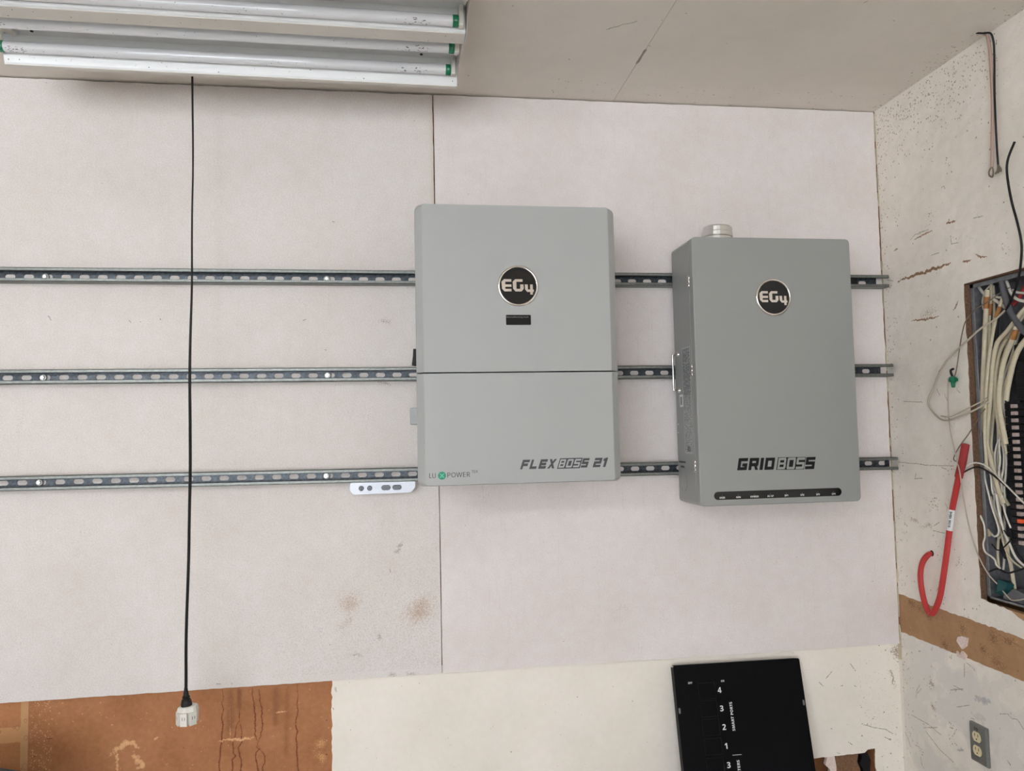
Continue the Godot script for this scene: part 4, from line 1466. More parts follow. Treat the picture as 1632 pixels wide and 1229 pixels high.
func make_loose_wires():
	var t := wire("bare_wire", "thin brownish wire leaving the breaker panel, ending in a green cap", "wire", "ground", 0.0016, M.brown_wire)
	var e: Vector3 = WIRE_PATHS["ground"][8]
	var st := new_st()
	lathe(st, e + Vector3(-0.001, 0.006, -0.002), Vector3(0, -1, 0), [[0.004, 0.0], [0.0105, 0.003], [0.0115, 0.010], [0.0095, 0.016], [0.0062, 0.019], [0.0052, 0.032], [0.003, 0.034]], 12, false)
	for s in [-1.0, 1.0]:
		box(st, e + Vector3(-0.003, -0.010, -0.002 + s * 0.0135 - 0.004), e + Vector3(0.003, -0.001, -0.002 + s * 0.0135 + 0.004), 0.001)
	var nut := commit(st, "wire_nut", M.wire_nut, t)
	nut.set_meta("label", "green winged wire nut")
	st = new_st()
	tube(st, spline([e + Vector3(0, 0.004, -0.003), e + Vector3(-0.004, 0.014, -0.004), e + Vector3(-0.003, 0.024, -0.006), e + Vector3(0.0, 0.028, 0.002)], 5), 0.0034, 8)
	commit(st, "wire_tail", M.rubber, t)
	wire("white_wire", "white double wire bending in a wide loop left of the breaker panel", "wire", "loop", 0.0028, M.shaded_wire)
	wire("white_wire", "short thin wire along the lower side of the wide white loop", "wire", "loop2", 0.0018, M.shaded_wire)
	wire("white_wire", "long thin pale wire hanging past the red cable to the panel bottom", "wire", "drop", 0.0018, M.shaded_wire)
	wire("bare_wire", "thin bent grey wire above the red cable's cut end", "wire", "bend", 0.0015, M.brown_wire)
	wire("black_wire", "thick black wire dangling from above into the open breaker panel", "wire", "black", 0.0031, M.rubber)
	# red cable with its cut end, label and the two cores
	var pts: Array = WIRE_PATHS["red"]
	t = thing("red_cable", "red flat cable hanging in a hook over the bare brown strip", "cable", pts[10])
	st = new_st()
	var body: Array = pts.slice(2)
	tube(st, spline(body, 8), 0.0088, 14, 0.0060, Vector3(0.55, 0, 0.83))
	commit(st, "sheath", M.red, t)
	st = new_st()
	tube(st, spline([pts[0], pts[0].lerp(pts[1], 0.5), pts[1], pts[2], pts[2].lerp(pts[3], 0.2)], 6), 0.0112, 12, 0.0050, Vector3(0.55, 0, 0.83))
	var split := commit(st, "stripped_end", M.dull_red, t)
	split.set_meta("label", "dull red slit end of the sheath")
	st = new_st()
	var hp: Vector3 = pts[pts.size() - 2]
	lathe(st, Vector3(RIGHT + 0.0005, hp.y + 0.002, hp.z + 0.004), Vector3(-1, 0, 0), [[0.0095, 0.0], [0.0095, 0.0009]], 10)
	commit(st, "wall_hole", M.dark_hole, t)
	st = new_st()
	tube(st, spline([pts[4], pts[4].lerp(pts[5], 0.5), pts[5]], 4), 0.0093, 14, 0.0065, Vector3(0.55, 0, 0.83))
	var lb := commit(st, "label_wrap", M.print_white, t)
	st = new_st()
	var a: Vector3 = pts[4]
	var b: Vector3 = pts[5]
	var nrm := Vector3(-0.83, 0, 0.55)
	for k in 11:
		var f := 0.12 + k * 0.07
		if k == 5:
			continue
		var c := a.lerp(b, f) + nrm * 0.0072
		var sd := Vector3(0.55, 0, 0.83) * (0.002 + rng.randf() * 0.002)
		var dn := (b - a).normalized() * (0.0010 + rng.randf() * 0.0008)
		quad(st, c - sd - dn, c + sd - dn, c + sd + dn, c - sd + dn, nrm)
	local_part(st, "label_print", M.print_dark, lb)
	st = new_st()
	tube(st, spline(WIRE_PATHS["redwhite"], 7), 0.0024, 8)
	commit(st, "white_core", M.white_wire, t)
	st = new_st()
	tube(st, spline(WIRE_PATHS["redblack"], 7), 0.0024, 8)
	commit(st, "black_core", M.rubber, t)
	# two old cables down from the ceiling corner
	t = wire("ceiling_cable", "pinkish beige flat cable hanging from a ceiling hole", "cable", "beige", 0.0052, M.beige_wire, "", 0.0028, Vector3(0, 0, 1))
	e = WIRE_PATHS["beige"][8]
	st = new_st()
	for s in [-1.0, 1.0]:
		tube(st, spline([e + Vector3(0, 0.004, 0), e + Vector3(-0.003, -0.008, s * 0.007), e + Vector3(-0.003, -0.020, s * 0.006), e + Vector3(0, -0.026, 0)], 5), 0.0022, 8)
	commit(st, "bent_cores", M.brown_wire, t)
	t = wire("ceiling_cable", "thin black cable hanging from a ceiling hole beside the beige one", "cable", "dark", 0.0026, M.rubber)
	e = WIRE_PATHS["dark"][7]
	st = new_st()
	for k in 4:
		var d := Vector3(-0.004 * rng.randf(), -0.012 - 0.008 * rng.randf(), (k - 1.5) * 0.006)
		tube(st, spline([e + Vector3(0, 0.003, 0), e + d * 0.6 + Vector3(0, 0, 0.003), e + d], 4), 0.0026, 6)
	commit(st, "frayed_end", M.brown_wire, t)

# ==================================================================== hanging cord and tap
func make_cord():
	var p := [Vector3(0.566, 0.852, 0.262), Vector3(0.5655, 0.835, 0.235), Vector3(0.5651, 0.815, 0.221), Vector3(0.5675, 0.594, 0.220), Vector3(0.5664, 0.4353, 0.220), Vector3(0.5654, 0.2606, 0.220), Vector3(0.5610, 0.122, 0.220), Vector3(0.5598, -0.0154, 0.220), Vector3(0.5611, -0.1519, 0.220), Vector3(0.5641, -0.3042, 0.220), Vector3(0.5614, -0.455, 0.220), Vector3(0.5557, -0.6209, 0.220), Vector3(0.5538, -0.7525, 0.220), Vector3(0.5534, -0.852, 0.220)]
	var t := thing("power_cord", "black power cord hanging from the ceiling lamp in front of the rails", "cord", p[13])
	var st := new_st()
	for s in [-1.0, 1.0]:
		var q := []
		var k := 0
		for c in spline(p, 8):
			var an := 0.25 + sin(k * 0.055) * 0.9
			q.append(c + Vector3(sin(k * 0.31) * 0.0009 + sin(k * 0.13 + 1.0) * 0.0014, 0, cos(k * 0.27) * 0.0015) * minf(1.0, k / 12.0) * clampf((106 - k) / 12.0, 0.0, 1.0) + Vector3(cos(an), 0, sin(an)) * 0.0019 * s)
			k += 1
		tube(st, q, 0.0021, 8)
	commit(st, "cable", M.rubber, t)
	st = new_st()
	var b := Vector3(0.5534, -0.842, 0.220)
	lathe(st, b, Vector3(0.045, -0.999, 0.0), [[0.0032, 0.0], [0.0048, 0.006], [0.0050, 0.010], [0.0062, 0.014], [0.0072, 0.022], [0.0105, 0.026], [0.0085, 0.029], [0.0120, 0.034], [0.0142, 0.044], [0.0142, 0.056], [0.011, 0.062]], 16, false)
	commit(st, "plug", M.rubber, t)
	var tap := thing("outlet_tap", "white three-way outlet tap plugged onto the hanging black cord", "adapter", Vector3(0.5575, -0.941, 0.22))
	st = new_st()
	var loops := []
	for lv in [[-0.937, 0.020], [-0.933, 0.0262], [-0.902, 0.0270], [-0.893, 0.0245], [-0.8905, 0.0215]]:
		var lp := []
		for k in 6:
			for s in [-1.0, 1.0]:
				var an: float = TAU * (k + 0.12) / 6.0 + s * 0.36
				lp.append(Vector3(0.5590 + cos(an) * lv[1] * 1.02, lv[0] + cos(an) * 0.0015, 0.220 + sin(an) * lv[1] * 0.9))
		loops.append(lp)
	loft(st, loops)
	commit(st, "body", M.plastic_white, tap)
	for k in 3:
		var an := deg_to_rad(150.0 - k * 52.0)
		st = new_st()
		var dir := Vector3(cos(an), 0, sin(an))
		var sd := Vector3(-sin(an), 0, cos(an))
		var c := Vector3(0.5590, -0.917, 0.220) + dir * 0.0235
		var lps := []
		for d in [0.0, 0.0045]:
			lps.append([c + dir * d + sd * 0.009 + Vector3(0, 0.014, 0), c + dir * d - sd * 0.009 + Vector3(0, 0.014, 0), c + dir * d - sd * 0.009 - Vector3(0, 0.019, 0), c + dir * d + sd * 0.009 - Vector3(0, 0.019, 0)])
		loft(st, lps)
		var face := commit(st, "socket_face", M.plastic_white, tap)
		st = new_st()
		for s in [-1.0, 1.0]:
			var q: Vector3 = c + dir * 0.0047 + sd * 0.0032 * s
			quad(st, q + Vector3(0, 0.004, 0) + sd * 0.0007, q + Vector3(0, 0.004, 0) - sd * 0.0007, q - Vector3(0, 0.004, 0) - sd * 0.0007, q - Vector3(0, 0.004, 0) + sd * 0.0007, dir)
		local_part(st, "socket_slot", M.print_dark, face)

# ==================================================================== torpedo level
func make_level():
	var t := thing("torpedo_level", "silver torpedo level with dark windows held under the lowest rail", "level", Vector3(1.07, -0.364, 0.02))
	var st := new_st()
	var poly := PackedVector2Array([Vector2(0.9735, -0.3295), Vector2(0.978, -0.3272), Vector2(1.1665, -0.3282), Vector2(1.1672, -0.347), Vector2(1.1555, -0.3605), Vector2(1.150, -0.3625), Vector2(0.983, -0.3640), Vector2(0.9795, -0.3600), Vector2(0.9712, -0.3490)])
	extrude(st, poly, func(u, v, d): return Vector3(u, v, d), 0.006, 0.0375)
	commit(st, "body", M.level, t)
	st = new_st()
	for yy in [-0.3335, -0.3575]:
		box(st, Vector3(0.992, yy - 0.0006, 0.037), Vector3(1.150, yy + 0.0006, 0.0383))
	commit(st, "rib", M.level, t)
	for c in [1.0055, 1.0305]:
		st = new_st()
		lathe(st, Vector3(c, -0.3458, 0.0372), Vector3(0, 0, 1), [[0.0078, 0.0], [0.0078, 0.0006], [0.0066, 0.0009], [0.0060, 0.0004]], 20, false)
		var v := commit(st, "vial_window", M.vial, t)
		st = new_st()
		var an := PI / 2 if c < 1.01 else deg_to_rad(-45)
		var u := Vector3(cos(an), sin(an), 0) * 0.0056
		tube(st, [Vector3(c, -0.3458, 0.0378) - u, Vector3(c, -0.3458, 0.0378) + u], 0.0010, 8)
		local_part(st, "vial", M.print_grey, v)
	for c in [1.0790, 1.1120]:
		st = new_st()
		loft(st, [rrect(c - 0.0140, c + 0.0140, -0.3535, -0.3380, 0.0372, [.0077, .0077, .0077, .0077], 5), rrect(c - 0.0140, c + 0.0140, -0.3535, -0.3380, 0.0379, [.0077, .0077, .0077, .0077], 5), rrect(c - 0.0128, c + 0.0128, -0.3523, -0.3392, 0.0382, [.0065, .0065, .0065, .0065], 5)])
		var v := commit(st, "vial_window", M.vial, t)
		st = new_st()
		tube(st, [Vector3(c - 0.0105, -0.3452, 0.0380), Vector3(c + 0.0105, -0.3450, 0.0380)], 0.0013, 8)
		local_part(st, "vial", M.print_grey, v)

# ==================================================================== leaning black cover
func make_cover_panel():
	var o := Vector3(1.970, -0.936, 0.020)
	var t := thing("cover_panel", "black metal switch cover panel leaning against the wall under the cabinet", "panel", o)
	# local frame: x across, y up along the sheet, z out of its face
	var vdir := Vector3(0, -1.0, 0.24).normalized()
	var bs := Basis(Vector3.RIGHT, -vdir, Vector3.RIGHT.cross(-vdir))
	t.basis = bs * Basis(Vector3(0, 0, 1), deg_to_rad(-0.3))
	t.remove_meta("base")
	var st := new_st()
	loft(st, [rrect(0, 0.426, -0.682, 0, -0.0022, [.006, .006, .006, .006]), rrect(0, 0.426, -0.682, 0, -0.0008, [.006, .006, .006, .006]), rrect(0.0008, 0.4252, -0.6812, -0.0008, 0, [.006, .006, .006, .006])])
	# folded rim behind the face, which rests on the wall
	box(st, Vector3(0.006, -0.0018, -0.026), Vector3(0.420, -0.0003, -0.002))
	box(st, Vector3(0.0003, -0.676, -0.026), Vector3(0.0018, -0.006, -0.002))
	box(st, Vector3(0.4242, -0.676, -0.026), Vector3(0.4257, -0.006, -0.002))
	local_part(st, "plate", M.panel_black, t)
	var tops := [0.0560, 0.1085, 0.1620, 0.2170, 0.272, 0.327, 0.382]
	for k in tops.size():
		var y1: float = -tops[k]
		st = new_st()
		# raised rim round each knocked-out switch window
		box(st, Vector3(0.0740, y1 - 0.0012, 0), Vector3(0.1300, y1, 0.0010), 0.0003)
		box(st, Vector3(0.0740, y1 - 0.0475, 0), Vector3(0.1300, y1 - 0.0463, 0.0010), 0.0003)
		box(st, Vector3(0.0740, y1 - 0.0475, 0), Vector3(0.0752, y1, 0.0010), 0.0003)
		box(st, Vector3(0.1288, y1 - 0.0475, 0), Vector3(0.1300, y1, 0.0010), 0.0003)
		local_part(st, "switch_window", M.gloss_black, t)
	for c in [[0.0062, -0.133], [0.4190, -0.1335]]:
		st = new_st()
		loft(st, [rrect(c[0] - 0.0030, c[0] + 0.0030, c[1] - 0.0085, c[1] + 0.0085, -0.001, [.003, .003, .003, .003], 3), rrect(c[0] - 0.0030, c[0] + 0.0030, c[1] - 0.0085, c[1] + 0.0085, 0.0004, [.003, .003, .003, .003], 3)])
		local_part(st, "screw_slot", M.print_grey, t)
	var idb := Basis.IDENTITY
	words("print", "OFF", 0.0060, Transform3D(idb, Vector3(0.0500, -0.0540, 0.0004)), M.print_white, t, true, 0.0135)
	words("print", "ON", 0.0056, Transform3D(idb, Vector3(0.1575, -0.0540, 0.0004)), M.print_white, t, true, 0.0105)
	var nums := ["4", "3", "2", "1", "3"]
	for k in 5:
		words("print", nums[k], 0.0165, Transform3D(idb, Vector3(0.1435 + k * 0.0004, -0.0805 - k * 0.0540, 0.0004)), M.print_white, t, true)
	var turn := Basis(Vector3(0, 0, 1), PI / 2)
	words("print", "SMART PORTS", 0.0085, Transform3D(turn, Vector3(0.1755, -0.1590, 0.0004)), M.print_white, t, true, 0.0835)
	words("print", "INVERTERS", 0.0085, Transform3D(turn, Vector3(0.1770, -0.3190, 0.0004)), M.print_white, t, true, 0.0700)
	st = new_st()
	box(st, Vector3(0.1610, -0.2700, 0.0), Vector3(0.1905, -0.2688, 0.0004))
	local_part(st, "print_line", M.print_white, t)

# ==================================================================== outlet
func make_outlet():
	var t := thing("wall_outlet", "grey duplex wall outlet with cream sockets, low on the right wall", "outlet", Vector3(RIGHT, -1.165, 0.343))
	var st := new_st()
	var at := func(u, v, d): return Vector3(RIGHT - d, v, u)
	var loops := []
	for lv in [[0.0, 0.0], [0.006, 0.0], [0.0095, 0.004]]:
		var q := []
		for p in rrect(0.3095 + lv[1], 0.3775 - lv[1], -1.1655 + lv[1], -1.0555 - lv[1], 0.0, [.003, .003, .003, .003], 3):
			q.append(at.call(p.x, p.y, lv[0]))
		loops.append(q)
	loft(st, loops)
	commit(st, "cover_plate", M.outlet_plate, t)
	for cy in [-1.0910, -1.1300]:
		st = new_st()
		loops = []
		for d in [0.0085, 0.0108]:
			var q := []
			for k in 20:
				var an := TAU * k / 20.0
				q.append(at.call(0.3405 + cos(an) * 0.0168, cy + clamp(sin(an) * 0.0168, -0.0138, 0.0138), d))
			loops.append(q)
		loft(st, loops)
		var rc := commit(st, "socket", M.ivory, t)
		st = new_st()
		for z in [-0.006, 0.006]:
			box(st, Vector3(RIGHT - 0.0111, cy + 0.001, 0.3405 + z - 0.0010), Vector3(RIGHT - 0.0105, cy + 0.009, 0.3405 + z + 0.0010))
		lathe(st, Vector3(RIGHT - 0.0105, cy - 0.0065, 0.3405), Vector3(-1, 0, 0), [[0.0022, 0.0], [0.0022, 0.0006]], 10)
		local_part(st, "socket_slot", M.print_dark, rc)
	st = new_st()
	for s in [[0.331, -1.066, 0.337, -1.070], [0.334, -1.064, 0.333, -1.074], [0.338, -1.066, 0.341, -1.074], [0.340, -1.067, 0.347, -1.070], [0.343, -1.064, 0.343, -1.075]]:
		var a := Vector3(RIGHT - 0.0097, s[1], s[0])
		var b := Vector3(RIGHT - 0.0097, s[3], s[2])
		var e := (b - a).normalized().cross(Vector3(1, 0, 0)) * 0.0008
		quad(st, a - e, b - e, b + e, a + e, Vector3(-1, 0, 0))
	commit(st, "marker_scrawl", M.print_black, t)

# ==================================================================== dark tote, bottom left corner
func make_tote():
	var t := thing("storage_tote", "dark lidded tote on the floor, just in the bottom left corner", "tote", Vector3(-0.053, FLOOR, 0.212))
	t.rotation.y = deg_to_rad(-25)
	t.remove_meta("base")
	var st := new_st()
	loft(st, [rrect(-0.30, 0.26, 0.0, 0.59, 0.0, [0.02, 0.02, 0.02, 0.02]), rrect(-0.30, 0.26, 0.0, 0.59, 0.25, [0.02, 0.02, 0.02, 0.02])])
	local_part(st, "bin", M.black, t)
	st = new_st()
	box(st, Vector3(-0.315, 0.585, -0.012), Vector3(0.275, 0.612, 0.262), 0.004)
	local_part(st, "lid", M.rubber, t)
const PANEL_CABLES := [
	["cream", 0.0073, [Vector3(2.800, 0.194, 0.431), Vector3(2.800, 0.171, 0.427), Vector3(2.800, 0.145, 0.423), Vector3(2.800, 0.073, 0.413), Vector3(2.800, 0.019, 0.406), Vector3(2.800, -0.053, 0.396), Vector3(2.800, -0.125, 0.386), Vector3(2.800, -0.198, 0.375), Vector3(2.800, -0.271, 0.367), Vector3(2.800, -0.326, 0.358), Vector3(2.800, -0.391, 0.346), Vector3(2.800, -0.454, 0.356), Vector3(2.800, -0.497, 0.375), Vector3(2.800, -0.509, 0.390)]],
	["cream", 0.0046, [Vector3(2.815, 0.213, 0.429), Vector3(2.815, 0.163, 0.423), Vector3(2.815, 0.119, 0.415), Vector3(2.815, 0.056, 0.408), Vector3(2.815, -0.016, 0.398), Vector3(2.815, -0.089, 0.388), Vector3(2.815, -0.162, 0.375), Vector3(2.815, -0.235, 0.367), Vector3(2.815, -0.299, 0.357), Vector3(2.815, -0.355, 0.345)]],
	["cream", 0.0045, [Vector3(2.790, 0.167, 0.501), Vector3(2.790, 0.138, 0.483), Vector3(2.790, 0.105, 0.467), Vector3(2.790, 0.042, 0.446), Vector3(2.790, -0.019, 0.430), Vector3(2.790, -0.090, 0.417), Vector3(2.790, -0.153, 0.408), Vector3(2.790, -0.216, 0.401), Vector3(2.790, -0.279, 0.401), Vector3(2.790, -0.324, 0.402)]],
	["cream", 0.0063, [Vector3(2.800, 0.119, 0.560), Vector3(2.800, 0.068, 0.496), Vector3(2.800, 0.039, 0.457), Vector3(2.800, -0.011, 0.437), Vector3(2.800, -0.073, 0.426), Vector3(2.800, -0.144, 0.413), Vector3(2.800, -0.216, 0.398), Vector3(2.800, -0.245, 0.394), Vector3(2.800, -0.288, 0.405), Vector3(2.800, -0.341, 0.419), Vector3(2.800, -0.384, 0.432), Vector3(2.800, -0.414, 0.448)]],
	["cream", 0.0045, [Vector3(2.805, 0.046, 0.488), Vector3(2.805, 0.017, 0.461), Vector3(2.805, -0.038, 0.441), Vector3(2.805, -0.109, 0.431), Vector3(2.805, -0.172, 0.433), Vector3(2.805, -0.225, 0.445), Vector3(2.805, -0.256, 0.457), Vector3(2.805, -0.276, 0.462)]],
	["cream", 0.0071, [Vector3(2.792, 0.074, 0.536), Vector3(2.792, 0.034, 0.515), Vector3(2.792, -0.007, 0.490), Vector3(2.792, -0.058, 0.471), Vector3(2.792, -0.128, 0.459), Vector3(2.792, -0.172, 0.462), Vector3(2.792, -0.216, 0.470), Vector3(2.792, -0.247, 0.475)]],
	["cream", 0.0069, [Vector3(2.792, 0.021, 0.549), Vector3(2.792, -0.010, 0.525), Vector3(2.792, -0.052, 0.507), Vector3(2.792, -0.094, 0.493), Vector3(2.792, -0.125, 0.484)]],
	["white", 0.0035, [Vector3(2.820, 0.041, 0.532), Vector3(2.820, 0.016, 0.500), Vector3(2.820, -0.024, 0.479), Vector3(2.820, -0.093, 0.465), Vector3(2.820, -0.128, 0.458)]],
	["cream", 0.0036, [Vector3(2.820, -0.126, 0.412), Vector3(2.820, -0.198, 0.397), Vector3(2.820, -0.253, 0.388), Vector3(2.820, -0.298, 0.392), Vector3(2.820, -0.342, 0.401), Vector3(2.820, -0.387, 0.402), Vector3(2.820, -0.440, 0.407), Vector3(2.820, -0.504, 0.398), Vector3(2.820, -0.558, 0.389), Vector3(2.820, -0.603, 0.390)]],
	["white", 0.0027, [Vector3(2.810, -0.216, 0.438), Vector3(2.810, -0.255, 0.430), Vector3(2.810, -0.296, 0.430), Vector3(2.810, -0.327, 0.423), Vector3(2.810, -0.355, 0.425)]],
	["white", 0.0027, [Vector3(2.812, -0.243, 0.438), Vector3(2.812, -0.278, 0.442), Vector3(2.812, -0.319, 0.437), Vector3(2.812, -0.355, 0.427), Vector3(2.812, -0.385, 0.430)]],
	["white", 0.0027, [Vector3(2.815, -0.234, 0.424), Vector3(2.815, -0.256, 0.413), Vector3(2.815, -0.288, 0.404), Vector3(2.815, -0.324, 0.406)]],
	["white", 0.0027, [Vector3(2.815, -0.244, 0.444), Vector3(2.815, -0.287, 0.447), Vector3(2.815, -0.331, 0.442), Vector3(2.815, -0.372, 0.434), Vector3(2.815, -0.402, 0.434)]],
	["white", 0.0027, [Vector3(2.800, -0.303, 0.382), Vector3(2.800, -0.343, 0.379), Vector3(2.800, -0.387, 0.390), Vector3(2.800, -0.422, 0.399), Vector3(2.800, -0.465, 0.415), Vector3(2.800, -0.491, 0.422), Vector3(2.800, -0.506, 0.416), Vector3(2.800, -0.511, 0.404), Vector3(2.800, -0.507, 0.395)]],
	["white", 0.0027, [Vector3(2.800, -0.306, 0.403), Vector3(2.800, -0.359, 0.404), Vector3(2.800, -0.386, 0.407), Vector3(2.800, -0.391, 0.413), Vector3(2.800, -0.385, 0.421)]],
	["white", 0.0027, [Vector3(2.782, -0.389, 0.363), Vector3(2.782, -0.443, 0.371), Vector3(2.782, -0.477, 0.388), Vector3(2.782, -0.512, 0.390), Vector3(2.782, -0.536, 0.381), Vector3(2.782, -0.557, 0.387), Vector3(2.782, -0.566, 0.410), Vector3(2.782, -0.574, 0.423), Vector3(2.782, -0.586, 0.427), Vector3(2.782, -0.594, 0.440)]],
	["white", 0.0035, [Vector3(2.795, -0.390, 0.426), Vector3(2.795, -0.437, 0.432), Vector3(2.795, -0.488, 0.446), Vector3(2.795, -0.528, 0.466), Vector3(2.795, -0.559, 0.485), Vector3(2.795, -0.577, 0.514)]],
	["white", 0.0026, [Vector3(2.800, -0.392, 0.441), Vector3(2.800, -0.435, 0.447), Vector3(2.800, -0.464, 0.458), Vector3(2.800, -0.480, 0.466)]],
	["cream", 0.0053, [Vector3(2.820, -0.508, 0.430), Vector3(2.820, -0.553, 0.426), Vector3(2.820, -0.586, 0.435), Vector3(2.820, -0.662, 0.445)]],
	["grey", 0.0077, [Vector3(2.790, 0.207, 0.495), Vector3(2.790, 0.158, 0.505), Vector3(2.790, 0.111, 0.523), Vector3(2.790, 0.073, 0.549), Vector3(2.790, 0.050, 0.570)]],
	["red", 0.0061, [Vector3(2.820, 0.185, 0.547), Vector3(2.820, 0.155, 0.519), Vector3(2.820, 0.140, 0.498)]],
	["white", 0.0045, [Vector3(2.815, 0.211, 0.381), Vector3(2.815, 0.185, 0.403), Vector3(2.815, 0.164, 0.438), Vector3(2.815, 0.136, 0.474)]],
	["white", 0.0043, [Vector3(2.810, 0.208, 0.490), Vector3(2.810, 0.170, 0.505), Vector3(2.810, 0.150, 0.525), Vector3(2.810, 0.139, 0.554)]],
	["white", 0.0036, [Vector3(2.820, 0.182, 0.421), Vector3(2.820, 0.169, 0.448), Vector3(2.820, 0.166, 0.469)]],
	["white", 0.0034, [Vector3(2.810, 0.179, 0.510), Vector3(2.810, 0.169, 0.527), Vector3(2.810, 0.162, 0.556)]],
	["white", 0.0028, [Vector3(2.815, 0.207, 0.424), Vector3(2.815, 0.194, 0.404), Vector3(2.815, 0.168, 0.392), Vector3(2.815, 0.142, 0.395)]],
	["dark", 0.0045, [Vector3(2.830, 0.126, 0.429), Vector3(2.830, 0.054, 0.419), Vector3(2.830, -0.017, 0.404)]],
	["dark", 0.0054, [Vector3(2.835, 0.017, 0.429), Vector3(2.835, -0.054, 0.414), Vector3(2.835, -0.126, 0.404)]],
	["dark", 0.0063, [Vector3(2.830, -0.400, 0.353), Vector3(2.830, -0.473, 0.360), Vector3(2.830, -0.524, 0.380), Vector3(2.830, -0.573, 0.409)]],
	["black", 0.0026, [Vector3(2.785, -0.611, 0.396), Vector3(2.785, -0.598, 0.427), Vector3(2.785, -0.603, 0.461), Vector3(2.785, -0.591, 0.494), Vector3(2.785, -0.578, 0.525)]],
	["black", 0.0018, [Vector3(2.790, -0.533, 0.405), Vector3(2.790, -0.546, 0.425), Vector3(2.790, -0.534, 0.449), Vector3(2.790, -0.509, 0.477)]],
	["black", 0.0017, [Vector3(2.790, -0.487, 0.452), Vector3(2.790, -0.502, 0.467), Vector3(2.790, -0.497, 0.480)]],
	["cream", 0.0046, [Vector3(2.820, 0.116, 0.544), Vector3(2.820, 0.064, 0.484), Vector3(2.820, 0.034, 0.450), Vector3(2.820, -0.015, 0.420), Vector3(2.820, -0.078, 0.413), Vector3(2.820, -0.150, 0.406), Vector3(2.820, -0.222, 0.381), Vector3(2.820, -0.251, 0.381), Vector3(2.820, -0.294, 0.397), Vector3(2.820, -0.348, 0.403), Vector3(2.820, -0.391, 0.420), Vector3(2.820, -0.421, 0.441)]],
	["white", 0.0037, [Vector3(2.818, 0.119, 0.527), Vector3(2.818, 0.066, 0.466), Vector3(2.818, 0.036, 0.431), Vector3(2.818, -0.013, 0.402), Vector3(2.818, -0.076, 0.395), Vector3(2.818, -0.149, 0.387), Vector3(2.818, -0.222, 0.362), Vector3(2.818, -0.251, 0.362), Vector3(2.818, -0.295, 0.378), Vector3(2.818, -0.349, 0.384), Vector3(2.818, -0.393, 0.402), Vector3(2.818, -0.423, 0.422)]],
	["cream", 0.0036, [Vector3(2.820, 0.042, 0.480), Vector3(2.820, 0.012, 0.457), Vector3(2.820, -0.044, 0.442), Vector3(2.820, -0.114, 0.422), Vector3(2.820, -0.177, 0.429), Vector3(2.820, -0.231, 0.446), Vector3(2.820, -0.262, 0.448), Vector3(2.820, -0.281, 0.458)]],
	["cream", 0.0036, [Vector3(2.822, 0.077, 0.482), Vector3(2.822, 0.034, 0.466), Vector3(2.822, -0.008, 0.444), Vector3(2.822, -0.060, 0.415), Vector3(2.822, -0.132, 0.407), Vector3(2.822, -0.177, 0.415), Vector3(2.822, -0.222, 0.414), Vector3(2.822, -0.254, 0.423)]],
	["white", 0.0045, [Vector3(2.822, 0.072, 0.513), Vector3(2.822, 0.031, 0.496), Vector3(2.822, -0.011, 0.476), Vector3(2.822, -0.062, 0.447), Vector3(2.822, -0.133, 0.440), Vector3(2.822, -0.177, 0.448), Vector3(2.822, -0.222, 0.447), Vector3(2.822, -0.253, 0.455)]],
	["cream", 0.0035, [Vector3(2.817, 0.021, 0.504), Vector3(2.817, -0.012, 0.484), Vector3(2.817, -0.054, 0.469), Vector3(2.817, -0.097, 0.446), Vector3(2.817, -0.129, 0.441)]],
	["cream", 0.0037, [Vector3(2.827, 0.209, 0.422), Vector3(2.827, 0.158, 0.420), Vector3(2.827, 0.113, 0.417), Vector3(2.827, 0.051, 0.401), Vector3(2.827, -0.022, 0.395), Vector3(2.827, -0.095, 0.390), Vector3(2.827, -0.167, 0.367), Vector3(2.827, -0.240, 0.364), Vector3(2.827, -0.305, 0.359), Vector3(2.827, -0.361, 0.338)]],
	["cream", 0.0046, [Vector3(2.830, 0.195, 0.401), Vector3(2.830, 0.170, 0.401), Vector3(2.830, 0.143, 0.402), Vector3(2.830, 0.072, 0.382), Vector3(2.830, 0.017, 0.380), Vector3(2.830, -0.057, 0.374), Vector3(2.830, -0.130, 0.354), Vector3(2.830, -0.204, 0.349), Vector3(2.830, -0.278, 0.345), Vector3(2.830, -0.334, 0.326), Vector3(2.830, -0.400, 0.319), Vector3(2.830, -0.463, 0.334), Vector3(2.830, -0.507, 0.343), Vector3(2.830, -0.519, 0.364)]],
	["white", 0.0027, [Vector3(2.820, -0.310, 0.370), Vector3(2.820, -0.350, 0.371), Vector3(2.820, -0.394, 0.387), Vector3(2.820, -0.430, 0.387), Vector3(2.820, -0.472, 0.407), Vector3(2.820, -0.497, 0.419), Vector3(2.820, -0.513, 0.404), Vector3(2.820, -0.518, 0.397), Vector3(2.820, -0.513, 0.392)]],
	["cream", 0.0027, [Vector3(2.815, -0.400, 0.381), Vector3(2.815, -0.447, 0.392), Vector3(2.815, -0.498, 0.411), Vector3(2.815, -0.541, 0.422), Vector3(2.815, -0.572, 0.446), Vector3(2.815, -0.588, 0.480)]],
	["dark", 0.0035, [Vector3(2.825, -0.398, 0.407), Vector3(2.825, -0.445, 0.417), Vector3(2.825, -0.495, 0.436), Vector3(2.825, -0.537, 0.446), Vector3(2.825, -0.568, 0.470), Vector3(2.825, -0.585, 0.503)]],
